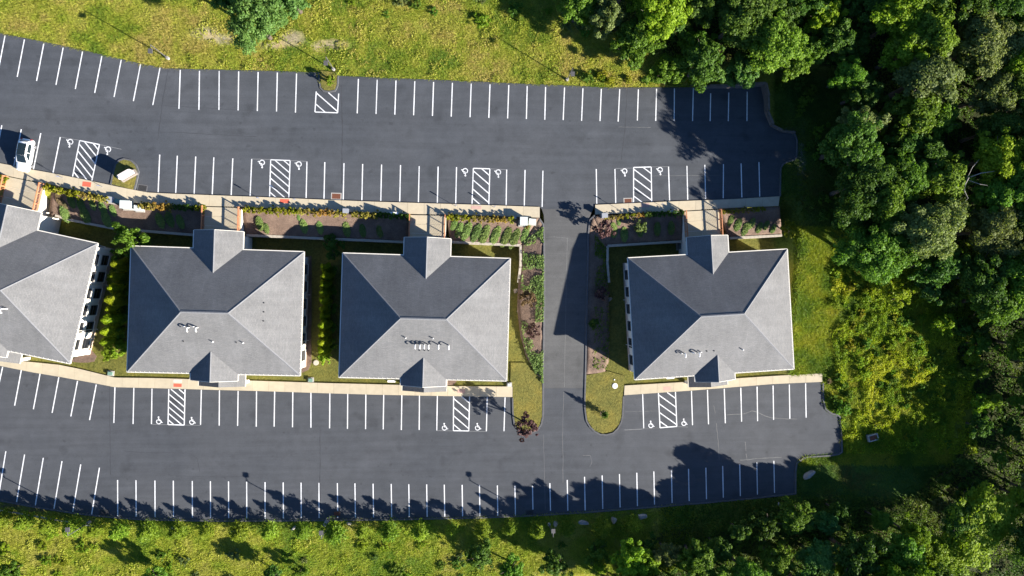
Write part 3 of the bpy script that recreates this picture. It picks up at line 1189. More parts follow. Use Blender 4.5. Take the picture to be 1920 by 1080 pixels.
bank_6 = strip_mesh('planting_bank', [(1112, 405, ZB)] + [(a, b, dv(b) + 0.04) for a, b in ((1104, 420), (1103, 450), (1102, 500), (1101, 560), (1100, 620), (1098.5, 680), (1098, 702))],
                    [(1138, 461, ZW), (1138.5, 470, 1.8), (1139, 490, 1.6), (1140, 530, 1.1), (1142, 580, 0.6), (1143, 640, 0.25), (1141, 680, 0.1), (1134, 698, 0.06)], 36, 6, 'mulch')
bank_7 = strip_mesh('planting_bank', zq([(1350, 392), (1462, 387)], ZB), zq([(1366, 446), (1466, 441)], ZW), 20, 8, 'mulch')
bank_0 = strip_mesh('planting_bank', zq([(-60, 313), (0, 327), (14, 330)], ZB), zq([(-60, 372), (-20, 380), (6, 385)], ZW), 14, 6, 'mulch')
# small mulch beds at the foot of the houses
for poly in ([(128, 678), (145, 668), (170, 655), (181, 668), (176, 678), (165, 680), (150, 680)],
             [(565, 610), (583, 610), (584, 680), (578, 694), (566, 699)], [(560, 480), (584, 480), (584, 612), (560, 612)],
             [(836, 712), (858, 713), (850, 722), (836, 723)], [(205, 470), (188, 560), (165, 655), (150, 655), (180, 470)]):
    slab('mulch_bed', poly, 0.02, 0.2, 'mulch')
slab('mulch_ring', [(1132 + 7 * math.cos(a), 776 + 6.5 * math.sin(a)) for a in [i * math.pi / 8 for i in range(16)]], 0.10, 0.2, 'mulch')

slab('grass_island', [(a * 0.96 + 0.04 * 232, b * 0.96 + 0.04 * 330) for a, b in ISLAND], ZU + 0.10, 0.3, 'ground')
kerb('island_kerb', ISLAND, ZU, 0.15, 0.11)
TW = [(961.5, 726), (962, 775), (966, 795), (975, 806), (990, 810), (1004, 807), (1012, 797), (1016, 780), (1017, 728), (1016, 706), (1004, 702), (985, 680), (958, 680), (957, 712)]
slab('grass_island', TW, 0.09, 0.3, 'ground')
TE = [(1098, 704), (1098, 760), (1101, 787), (1111, 803), (1130, 813), (1148, 809), (1160, 797), (1165, 783), (1167, 745), (1170, 722), (1172, 705), (1140, 696)]
slab('grass_island', TE, 0.09, 0.3, 'ground')
slab('grass_island', [(601, 132), (601, 152), (603, 164), (608, 168.5), (618, 169.5), (628, 167.5), (631, 158), (632, 136)], ZU + 0.12, 0.3, 'ground')
for o in [x for x in bpy.data.objects if x.name.startswith('grass_island')]:
    ca = o.data.color_attributes.new('Col', 'FLOAT_COLOR', 'POINT')
    for d in ca.data:
        d.color = (0.145, 0.132, 0.034, 1)
# strip of another yard's tarmac at the far corner
slab('far_road', [(1800, 1078), (1850, 1071), (1925, 1066), (2050, 1056), (2050, 1200), (1780, 1200)], -1.2, 0.3, 'asphalt_low')

# ------------------------------------------------------------------ retaining walls of stacked blocks


def block_wall(name, label, pts, zbot, course=0.24, blen=0.62, depth=0.34, mat='block_wall', piece='block'):
    """pts: (u, v, ztop) along the wall; each cap block and each course block is a piece of its own"""
    root = thing(name, label, 'wall', P(pts[0][0], pts[0][1], zbot))
    base = root.location.copy()
    q = [P(*p) for p in pts]
    rr = random.Random(len(label))
    protos = []
    for k in range(4):
        protos.append(MB().box((0, 0, 0), (blen * (0.955 + 0.01 * k), depth - 0.012 * k, course - 0.012)).mesh(piece, mat))
    core = MB()
    count = 0
    for a, b in zip(q, q[1:]):
        d = Vector((b.x - a.x, b.y - a.y, 0))
        Ln = d.length
        n = max(1, round(Ln / blen))
        ang = math.atan2(d.y, d.x)
        ztop = min(a.z, b.z)
        mid = (a + b) / 2
        hz = ztop - course - zbot
        if hz > 0.05:
            core.box((mid.x - base.x, mid.y - base.y, hz / 2 - 0.01), (Ln, depth * 0.7, hz), ang)
        rows = max(1, int(round((max(a.z, b.z) - zbot) / course)))
        for i in range(n):
            t = (i + 0.5) / n
            zt = a.z + (b.z - a.z) * t
            zt = zbot + round((zt - zbot) / course) * course
            for r in range(3):        # cap and the two courses under it; the rest is the core
                if count > 280 and r > 0:
                    continue
                zc = zt - course * (r + 0.5)
                if zc < zbot:
                    continue
                off = 0.0 if r == 0 else rr.uniform(-0.015, 0.015)
                o = link(piece, protos[rr.randrange(4)], root)
                tt = t if r % 2 == 0 else min(max(t + 0.5 / n, 0.5 / n), 1 - 0.5 / n)
                if r % 2 == 1 and i == n - 1:
                    continue
                o.location = (a.x + d.x * tt - base.x, a.y + d.y * tt - base.y, zc - base.z + r * 0.002)
                o.rotation_euler = (0, 0, ang + rr.uniform(-0.02, 0.02))
                o.scale = (Ln / n / blen, 1.0 + 0.06 * (r == 0), 1)
                count += 1
    if core.v:
        core.build('core', mat, root)
    return root


block_wall('retaining_wall', 'curved block retaining wall under the bank behind the leftmost house', [(104, 404, 1.95), (130, 412, 1.95), (175, 421, 1.95), (215, 428.5, 1.95), (270, 433, 1.95), (382, 442, 1.95)], -0.1)
block_wall('retaining_wall', 'straight block retaining wall behind the gap between the two middle houses', [(462, 441, 1.95), (600, 447, 1.95), (762, 454, 1.95)], -0.1)
block_wall('retaining_wall', 'pale corner retaining wall stepping down between third house and driveway', [(846, 453.5, 1.95), (976, 460, 1.95), (976.5, 488, 1.95), (976, 500, 1.7), (974, 515, 1.4), (972, 530, 1.1)], -0.1)
block_wall('retaining_wall', 'corner retaining wall stepping down between driveway and rightmost house', [(1282, 452.5, 1.95), (1139, 461, 1.95), (1139, 490, 1.95), (1140.5, 510, 1.6), (1142, 530, 1.2)], -0.1)
block_wall('retaining_wall', 'short pale retaining wall at the right rear corner of the rightmost house', [(1368, 446.5, 1.95), (1466, 441.5, 1.95)], -0.1)
tw = block_wall('timber_wall', 'weathered timber retaining wall round the upper lot corner by the wood', [(1306, 160.5, ZU + 0.7), (1330, 160, ZU + 1.3), (1375, 158.5, ZU + 1.7), (1437, 155, ZU + 1.8), (1442.5, 180, ZU + 1.8), (1442, 206, ZU + 1.5), (1450, 233, ZU + 1.0), (1467, 245, ZU + 0.5), (1492, 248, ZU + 0.25)], ZU - 0.1, 0.22, 2.4, 0.26, 'timber', 'timber')

# ------------------------------------------------------------------ office houses
ZE = 5.9
PITCH = 0.5
OVER = 0.6
HOUSES = {}


def roof_face(pts, u_dir):
    """roof plane with shingle UVs in metres"""
    return pts, u_dir


def make_roof(name, faces, parent, mat='shingles'):
    V, F, UV = [], [], []
    for pts in faces:
        b = len(V)
        pts = [Vector(p) for p in pts]
        nrm = (pts[1] - pts[0]).cross(pts[2] - pts[0]).normalized()
        if nrm.z < 0:
            pts = pts[::-1]
            nrm = -nrm
        ud = Vector((-nrm.y, nrm.x, 0)).normalized()
        vd = nrm.cross(ud)
        V += pts
        F.append(tuple(range(b, b + len(pts))))
        for p in pts:
            UV.append((p.dot(ud) + 3.1 * len(F), p.dot(vd)))
    me = new_mesh(name, V, F, mat)
    uvl = me.uv_layers.new(name='UVMap')
    for poly in me.polygons:
        for li in poly.loop_indices:
            uvl.data[li].uv = UV[me.loops[li].vertex_index]
    return link(name, me, parent)


WIN_PROTO = {}


def window(parent, x, y, z, w, h, face):
    """face: 0 east, 1 north, 2 west, 3 south; frame, pane and sill on the wall"""
    key = (w, h)
    if key not in WIN_PROTO:
        fr = MB()
        t = 0.07
        for dx in (-1, 1):
            fr.box((0.04, dx * (w / 2 - t / 2), 0), (0.10, t, h))
        for dz in (-1, 1):
            fr.box((0.04, 0, dz * (h / 2 - t / 2)), (0.10, w - 2 * t, t))
        fr.box((0.035, 0, 0.12 * h), (0.09, w - 2 * t, 0.05))
        WIN_PROTO[key] = (fr.mesh('window', 'window_frame'), MB().box((0.012, 0, 0), (0.02, w - 0.02, h - 0.02)).mesh('pane', 'window_glass'),
                          MB().box((0.07, 0, -h / 2 - 0.06), (0.20, w + 0.2, 0.08)).mesh('sill', 'stucco'))
    a, b, c = WIN_PROTO[key]
    o = link('window', a, parent, (x, y, z), (0, 0, face * math.pi / 2))
    link('pane', b, o)
    link('sill', c, o)
    return o


def house(key, label, px, wn, ws, shift_s=0.0):
    c = [P(u, v, ZE) for u, v in px]           # tl, tr, br, bl of the eaves
    ctr = sum(c, Vector()) / 4
    ex = ((c[1] - c[0]) + (c[2] - c[3])) / 2
    ang = math.atan2(ex.y, ex.x)
    Wd = ((c[1] - c[0]).length + (c[2] - c[3]).length) / 2
    Dp = ((c[0] - c[3]).length + (c[1] - c[2]).length) / 2
    root = thing('office_house', label, 'building', (ctr.x, ctr.y, 0), ang)
    HOUSES[key] = (root, Wd, Dp, ang, ctr)
    hw, hd = Wd / 2, Dp / 2
    rz = ZE + PITCH * hd
    r = (Wd - Dp) / 2
    ln, ls = 2.55, 0.95
    gn = ZE + PITCH * wn / 2
    gs = ZE + PITCH * ws / 2
    faces = [[(-hw, -hd, ZE), (hw, -hd, ZE), (r, 0, rz), (-r, 0, rz)], [(hw, hd, ZE), (-hw, hd, ZE), (-r, 0, rz), (r, 0, rz)],
             [(hw, -hd, ZE), (hw, hd, ZE), (r, 0, rz)], [(-hw, hd, ZE), (-hw, -hd, ZE), (-r, 0, rz)]]
    for s, w2, g, ext in ((1, wn / 2, gn, ln), (-1, ws / 2, gs, ls)):
        yo, ye, ya = s * (hd + ext), s * hd, s * (hd - w2)
        for q in (-1, 1):
            faces.append([(q * w2, yo, ZE), (0, yo, g), (0, ya, g), (q * w2, ye, ZE)])
    roof = make_roof('roof', faces, root)
    # ridge and hip caps
    def cap(a, b, w=0.26):
        a, b = Vector(a) + Vector((0, 0, 0.015)), Vector(b) + Vector((0, 0, 0.015))
        d = (b - a).normalized()
        s = Vector((-d.y, d.x, 0)).normalized() * (w / 2)
        dn = Vector((0, 0, -0.055))
        me = new_mesh('ridge_cap', [a - s + dn, a + Vector((0, 0, 0.03)), a + s + dn, b - s + dn, b + Vector((0, 0, 0.03)), b + s + dn], [(0, 1, 4, 3), (1, 2, 5, 4)], 'ridge_shingle')
        link('ridge_cap', me, roof)
    cap((-r, 0, rz), (r, 0, rz), 0.34)
    for sx in (-1, 1):
        for sy in (-1, 1):
            cap((sx * hw, sy * hd, ZE), (sx * r, 0, rz))
    cap((0, hd + ln, gn), (0, hd - wn / 2, gn))
    cap((0, -hd - ls, gs), (0, -hd + ws / 2, gs))
    # soffit and fascia
    sf = MB()
    sf.box((0, 0, ZE - 0.19), (Wd - 0.06, Dp - 0.06, 0.04))
    sf.box((0, hd + ln / 2, ZE - 0.19), (wn - 0.06, ln, 0.036))
    sf.box((0, -hd - ls / 2, ZE - 0.19), (ws - 0.06, ls, 0.036))
    sf.build('soffit', 'trim_white', root)

    def gutter(x0, y0, x1, y1):
        m = MB().bar((x0, y0, ZE - 0.075), (x1, y1, ZE - 0.075), 0.13, 0.15)
        link('gutter', m.mesh('gutter', 'trim_white'), root)
    e = 0.055
    gutter(-hw - e, -hd - e, -hw - e, hd + e)
    gutter(hw + e, -hd - e, hw + e, hd + e)
    gutter(-hw, hd + e, -wn / 2, hd + e)
    gutter(wn / 2, hd + e, hw, hd + e)
    gutter(-hw, -hd - e, -ws / 2, -hd - e)
    gutter(ws / 2, -hd - e, hw, -hd - e)
    for q in (-1, 1):
        gutter(q * (wn / 2 + e), hd + 0.1, q * (wn / 2 + e), hd + ln)
        gutter(q * (ws / 2 + e), -hd - 0.1, q * (ws / 2 + e), -hd - ls)
    # gutter clips on the sunny eaves
    cl = MB()
    x = -hw + 0.5
    while x < hw:
        if abs(x) > ws / 2 + 0.2:
            cl.box((x, -hd + 0.03, ZE + 0.03), (0.07, 0.24, 0.03))
        x += 0.62
    y = -hd + 0.4
    while y < hd:
        cl.box((hw - 0.03, y, ZE + 0.03), (0.24, 0.07, 0.03))
        y += 0.62
    link('gutter_clips', cl.mesh('gutter_clips', 'trim_white'), root)['kind'] = 'stuff'
    # rake boards and gable ends
    for s, w2, g, ext in ((1, wn / 2, gn, ln), (-1, ws / 2, gs, ls)):
        yo = s * (hd + ext)
        for q in (-1, 1):
            m = MB().bar((q * w2, yo + s * 0.03, ZE - 0.09), (0, yo + s * 0.03, g - 0.09), 0.05, 0.18)
            link('rake_board', m.mesh('rake_board', 'trim_white'), root)
        yw = yo - s * 0.45
        k = (w2 - 0.6) / w2
        link('gable', new_mesh('gable', [(-w2 * k, yw, ZE - 0.17), (w2 * k, yw, ZE - 0.17), (0, yw, ZE - 0.17 + (g - ZE) * k)], [(0, 1, 2)], 'stucco'), root)
    # walls
    zt = ZE - 0.21
    ww, wd = Wd - 2 * OVER, Dp - 2 * OVER
    MB().box((0, 0, zt / 2 - 0.1), (ww, wd, zt + 0.2)).build('wall', 'stucco', root)
    bn = wn - 2 * OVER
    bs = ws - 2 * OVER
    yn0, yn1 = wd / 2 - 0.02, hd + ln - 0.47
    MB().box((0, (yn0 + yn1) / 2, zt / 2 - 0.1), (bn, yn1 - yn0, zt + 0.2)).build('entry_bay', 'stucco', root)
    ys0, ys1 = wd / 2 - 0.02, hd + ls - 0.47
    MB().box((0, -(ys0 + ys1) / 2, zt / 2 - 0.1), (bs, ys1 - ys0, zt + 0.2)).build('entry_bay', 'stucco', root)
    pl = MB()
    pl.box((0, wd / 2 + 0.03, 0.35), (ww + 0.12, 0.06, 1.1))
    pl.box((0, -wd / 2 - 0.03, 0.35), (ww + 0.12, 0.06, 1.1))
    pl.box((ww / 2 + 0.03, 0, 0.35), (0.06, wd, 1.1))
    pl.box((-ww / 2 - 0.03, 0, 0.35), (0.06, wd, 1.1))
    pl.build('plinth', 'stucco_base', root)
    # windows: six bays a floor on the sides, pairs on the long fronts
    for zc in (1.85, 4.5):
        for i in range(6):
            y = (i - 2.5) / 6 * (wd - 1.0)
            window(root, ww / 2, y, zc, 1.45, 1.7, 0)
            window(root, -ww / 2, y, zc, 1.45, 1.7, 2)
        for sx in (-1, 1):
            for i in range(3):
                xx = sx * (bn / 2 + 1.6 + i * (ww / 2 - bn / 2 - 2.2) / 2.4)
                window(root, xx, wd / 2, zc, 1.45, 1.7, 1)
                window(root, xx, -wd / 2, zc, 1.45, 1.7, 3)
    # doors: upper one to the bridge, lower one under the canopy
    for s, zc, yy, nm in ((1, ZU + 0.25 + 1.05, yn1, 'door'), (-1, 1.2, -ys1, 'door')):
        d = link(nm, MB().box((0, s * 0.03, 0), (1.9, 0.08, 2.1)).mesh('door', 'window_frame'), root, (0, yy, zc))
        for q in (-1, 1):
            link('pane', MB().box((q * 0.47, s * 0.075, 0.05), (0.80, 0.02, 1.8)).mesh('pane', 'window_glass'), d)
            link('handle', MB().box((q * 0.08, s * 0.12, -0.05), (0.03, 0.05, 0.5)).mesh('handle', 'steel_galv'), d)
    # downpipes
    for sx in (-1, 1):
        for y in (-wd * 0.26, wd * 0.16):
            x0, x1 = sx * (hw + 0.02), sx * (ww / 2 + 0.07)
            m = MB().tube([(x0, y, ZE - 0.15), (x0, y, ZE - 0.3), (x1, y, ZE - 0.95), (x1, y, 0.15), (x1 + sx * 0.25, y, 0.05)], 0.055, 6)
            m.build('downpipe', 'trim_white', root)
    # entrance canopy, a lower gable
    zc, wc, yf = 2.75, ws + 0.1, -hd - ls - 1.25
    yb = -hd - ls + 0.45
    gc = zc + PITCH * wc / 2 * 0.85
    can = make_roof('canopy', [[(-wc / 2, yf, zc), (0, yf, gc), (0, yb, gc), (-wc / 2, yb, zc)], [(wc / 2, yf, zc), (0, yf, gc), (0, yb, gc), (wc / 2, yb, zc)]], root)
    link('canopy_ceiling', MB().box((0, (yf + yb) / 2, zc - 0.12), (wc - 0.1, yb - yf - 0.05, 0.08)).mesh('canopy_ceiling', 'trim_white'), can)
    link('canopy_gable', new_mesh('canopy_gable', [(-wc / 2 + 0.2, yf + 0.15, zc - 0.08), (wc / 2 - 0.2, yf + 0.15, zc - 0.08), (0, yf + 0.15, gc - 0.12)], [(0, 1, 2)], 'stucco'), can)
    for q in (-1, 1):
        link('canopy_fascia', MB().box((q * (wc / 2 + 0.03), (yf + yb) / 2, zc - 0.07), (0.10, yb - yf, 0.14)).mesh('canopy_fascia', 'trim_white'), can)
        link('column', MB().box((q * (wc / 2 - 0.45), yf + 0.45, (zc - 0.16) / 2 + 0.05), (0.42, 0.42, zc - 0.27)).mesh('column', 'stucco'), root)
    return root


def house_z(key, u, v):
    """point on a house's south roof slope under a pixel"""
    root, Wd, Dp, ang, ctr = HOUSES[key]
    z = ZE + 2
    for _ in range(8):
        p = P(u, v, z)
        d = p - ctr
        lx = d.x * math.cos(ang) + d.y * math.sin(ang)
        ly = -d.x * math.sin(ang) + d.y * math.cos(ang)
        z = ZE + PITCH * max(0.0, min(Dp / 2 - abs(ly), Wd / 2 - abs(lx)))
    return Vector((lx, ly, z))


def vents(key, items):
    root, Wd, Dp, ang, ctr = HOUSES[key]
    for u, v, kind in items:
        p = house_z(key, u, v)
        m = MB()
        if kind == 's':        # straight pipe
            m.tube([(0, 0, -0.1), (0, 0, 0.42)], 0.075, 8)
        elif kind == 'g':      # gooseneck pointing down the slope
            m.tube([(0, 0, -0.1), (0, 0, 0.62), (0, -0.10, 0.78), (0, -0.34, 0.82), (0, -0.50, 0.70), (0, -0.52, 0.52)], 0.085, 8)
        else:                  # small dark flashing
            m.tube([(0, 0, -0.05), (0, 0, 0.12)], 0.09, 8)
        o = m.build('vent_pipe', 'dark_iron' if kind == 'd' else 'pipe_white', root, True)
        o.location = p
        o.rotation_euler = (0, 0, -ang)


house('a', 'leftmost grey-roofed office house, set at an angle and cut by the frame', [(-148, 386), (178, 455), (135, 683), (-191, 614)], 6.9, 6.5)
house('b', 'grey hip-roofed office house, second from the left, beside a row of thujas on each side', [(243.5, 461.5), (568, 472.5), (564, 704), (241, 697)], 6.7, 6.4)
house('c', 'grey hip-roofed office house just left of the driveway', [(642, 475), (957, 485), (949, 714), (637, 707)], 6.55, 6.35)
house('d', 'grey hip-roofed office house standing alone right of the driveway', [(1178, 484.5), (1478, 467), (1486, 692), (1190, 711)], 6.1, 5.9)
vents('a', [(2, 576, 's'), (8, 579, 'g'), (14, 579, 's')])
vents('b', [(346, 611.5, 's'), (354.5, 614, 'g'), (363.5, 612, 's'), (371, 614, 'g'), (400, 641, 's'), (344.5, 640, 'd'), (443.5, 642, 'd'), (456.5, 643, 's'), (495, 568, 'd'), (495, 585, 'd'), (494.5, 602, 'd')])
vents('c', [(761, 633.5, 's'), (812, 634.5, 's'), (779, 646, 'g'), (788, 646, 'g'), (796, 646, 'g'), (804, 646.5, 'g'), (822.5, 646.5, 'g'), (841.5, 647.5, 'g'), (787, 657, 'd'), (796.5, 657, 'd'), (804, 657, 'd')])
vents('d', [(1277, 662.5, 's'), (1282.5, 662.5, 'g'), (1298, 661, 's'), (1301, 661.5, 's'), (1308.5, 661, 'g'), (1313.5, 660, 's'), (1325.5, 658.5, 'd'), (1339, 658, 'd'), (1392, 655.5, 's')])

# ------------------------------------------------------------------ bridges from the upper walk to the houses


def house_world(key, lx, ly):
    root, Wd, Dp, ang, ctr = HOUSES[key]
    return Vector((ctr.x + lx * math.cos(ang) - ly * math.sin(ang), ctr.y + lx * math.sin(ang) + ly * math.cos(ang), 0))


BAL = MB().box((0, 0, 0), (0.04, 0.04, 0.92)).mesh('baluster', 'rail_wood')
POST = MB().box((0, 0, 0), (0.11, 0.11, 1.22)).mesh('post', 'rail_wood')


def railing(label, a, b, z):
    root = thing('bridge_railing', label, 'railing', (a.x, a.y, z), math.atan2(b.y - a.y, b.x - a.x), 'wooden railings of the bridges')
    Ln = math.hypot(b.x - a.x, b.y - a.y)
    link('top_rail', MB().box((Ln / 2, 0, 1.08), (Ln, 0.13, 0.13)).mesh('top_rail', 'rail_wood'), root)
    link('bottom_rail', MB().box((Ln / 2, 0, 0.14), (Ln, 0.06, 0.08)).mesh('bottom_rail', 'rail_wood'), root)
    npost = 3
    for i in range(npost + 1):
        o = link('post', POST, root)
        o.location = (Ln * i / npost, 0, 0.58)
    n = int(Ln / 0.20)
    for i in range(n):
        o = link('baluster', BAL, root)
        o.location = ((i + 0.5) * Ln / n, 0, 0.60)


def bridge(key, name, lw, le):
    """concrete deck between walk and upper door; lw, le: pixel ends of the two railings at deck level"""
    root, Wd, Dp, ang, ctr = HOUSES[key]
    yw = Dp / 2 + 2.55 - 0.49
    z = ZU + 0.125
    a0, a1 = P(*lw, z), P(*le, z)
    wallp = [house_world(key, lx, yw) for lx in (-2.6, 2.6)]
    ux = Vector((math.cos(ang), math.sin(ang), 0))
    uy = Vector((-math.sin(ang), math.cos(ang), 0))

    def foot(p):
        k = (p - Vector((wallp[0].x, wallp[0].y, p.z))).dot(uy)
        return p - uy * k
    b0, b1 = foot(a0), foot(a1)
    m = MB()
    q = [b0, b1, a1, a0]
    vs_ = [Vector((p.x, p.y, z)) for p in q] + [Vector((p.x, p.y, -0.1)) for p in q]
    m.add(vs_, [(0, 1, 2, 3), (7, 6, 5, 4), (0, 4, 5, 1), (1, 5, 6, 2), (2, 6, 7, 3), (3, 7, 4, 0)])
    t = thing('entrance_bridge', 'concrete entrance bridge from upper walk to ' + name, 'bridge', (b0.x, b0.y, 0))
    me = m.mesh('abutment', 'stucco')
    for v in me.vertices:
        v.co -= Vector((b0.x, b0.y, 0))
    link('abutment', me, t)
    # deck slabs on the abutment
    for i in range(3):
        f0, f1 = i / 3 + 0.004, (i + 1) / 3 - 0.004
        for j in range(2):
            g0, g1 = j / 2 + 0.003, (j + 1) / 2 - 0.003

            def w(s, r):
                p = (b0 * (1 - s) + b1 * s) * (1 - r) + (a0 * (1 - s) + a1 * s) * r
                return p - Vector((b0.x, b0.y, 0))
            c = [w(g0, f0), w(g1, f0), w(g1, f1), w(g0, f1)]
            vs2 = [Vector((p.x, p.y, z + 0.03)) for p in c] + [Vector((p.x, p.y, z - 0.02)) for p in c]
            link('deck_slab', new_mesh('deck_slab', vs2, [(0, 1, 2, 3), (0, 4, 5, 1), (1, 5, 6, 2), (2, 6, 7, 3), (3, 7, 4, 0)], 'concrete_walk'), t)
    ins = ux * 0.12
    railing('wooden railing left of the bridge to ' + name, a0 + ins, b0 + ins, z + 0.03)
    railing('wooden railing right of the bridge to ' + name, a1 - ins, b1 - ins, z + 0.03)


bridge('a', 'the leftmost house', (13.5, 331), (84, 345.5))
bridge('b', 'the second house from the left', (382.5, 387.5), (453, 390))
bridge('c', 'the house left of the driveway', (767.5, 403), (836.5, 404.5))
bridge('d', 'the house right of the driveway', (1281, 396.5), (1349, 393))

# ------------------------------------------------------------------ street furniture and small things


def lamp(label, bu, bv, zb, hgt, to_lot):
    """square-headed area light on a pole, arm towards the lot"""
    b = PG(bu, bv) if zb is None else P(bu, bv, zb)
    t = thing('area_light', label, 'lamp post', b, 0, 'area lights round the car parks')
    MB().disc((0, 0), 0.22, -0.3, 0.45, 16).build('footing', 'concrete', t)
    MB().tube([(0, 0, 0.45), (0, 0, hgt)], [0.075, 0.06], 8).build('pole', 'lamp_bronze', t)
    MB().tube([(0, 0, hgt - 0.12), (0, to_lot * 0.35, hgt - 0.02), (0, to_lot * 0.55, hgt)], 0.04, 6).build('arm', 'lamp_bronze', t)
    hd = MB().box((0, to_lot * 0.85, hgt + 0.02), (0.56, 0.62, 0.16)).build('lamp_head', 'lamp_bronze', t)
    link('lens', MB().box((0, to_lot * 0.85, hgt - 0.07), (0.44, 0.46, 0.03)).mesh('lens', 'clear_lens'), hd)


lamp('area light standing in the meadow, leftmost above the upper lot', 316, 110, None, 5.6, -1)
lamp('area light at the grass spur in the top row of bays', 626, 131, None, 5.6, -1)
lamp('area light in tall grass near the wood above the upper lot', 1063, 150, None, 5.6, -1)
lamp('area light by the guardrail at the lower left', 168, 979, 0.0, 5.5, 1)
lamp('area light between young pines below the lower lot, second from left', 617, 985, 0.0, 5.5, 1)
lamp('area light below the driveway axis, among shrubs past the lower lot', 1029, 982, 0.0, 5.5, 1)
lamp('rightmost area light below the lower lot, half hidden by a tree', 1459, 944, 0.0, 5.5, 1)


def sign_post(label, u, v, z, face):
    t = thing('parking_sign', label, 'sign', P(u, v, z), 0, 'reserved-bay signs')
    MB().tube([(0, 0, -0.1), (0, 0, 1.55)], 0.03, 6).build('post', 'steel_galv', t)
    MB().box((0, face * 0.04, 1.38), (0.30, 0.012, 0.45)).build('sign_plate', 'sign_blue', t)


SP = [(118, 334, zu, 1), (193, 351, zu, 1), (488, 373.5, zu, 1), (556, 376, zu, 1), (855, 387, zu, 1), (927, 389, zu, 1), (1162, 394, zu, 1), (1237, 385, zu, 1)]
for i, (u, v, z, f) in enumerate(SP):
    sign_post('small reserved-bay sign on a post at the upper walk, %s from left' % ORD[i], u, v, z, f)

# ---- monument sign on the grass island


def monument():
    b = P(243.5, 330, ZU + 0.1)
    t = thing('monument_sign', 'pale slab sign on a stone base in the small grass island', 'sign', b, math.radians(31))
    MB().box((0, 0, 0.28), (2.35, 0.75, 0.60)).build('stone_base', 'sign_stone', t)
    m = MB()
    m.add([(-1.0, -0.22, 0.58), (1.0, -0.22, 0.58), (1.0, 0.22, 0.58), (-1.0, 0.22, 0.58), (-1.0, -0.22, 1.75), (1.0, -0.22, 1.75), (1.0, 0.22, 1.75), (-1.0, 0.22, 1.75),
           (-0.75, -0.22, 2.0), (0.75, -0.22, 2.0), (0.75, 0.22, 2.0), (-0.75, 0.22, 2.0)],
          [(0, 1, 5, 4), (4, 5, 9, 8), (2, 3, 7, 6), (6, 7, 11, 10), (1, 2, 6, 5), (5, 6, 10, 9), (3, 0, 4, 7), (7, 4, 8, 11), (8, 9, 10, 11), (3, 2, 1, 0)])
    m.build('sign_panel', 'sign_white', t)


monument()

# ---- white parked car


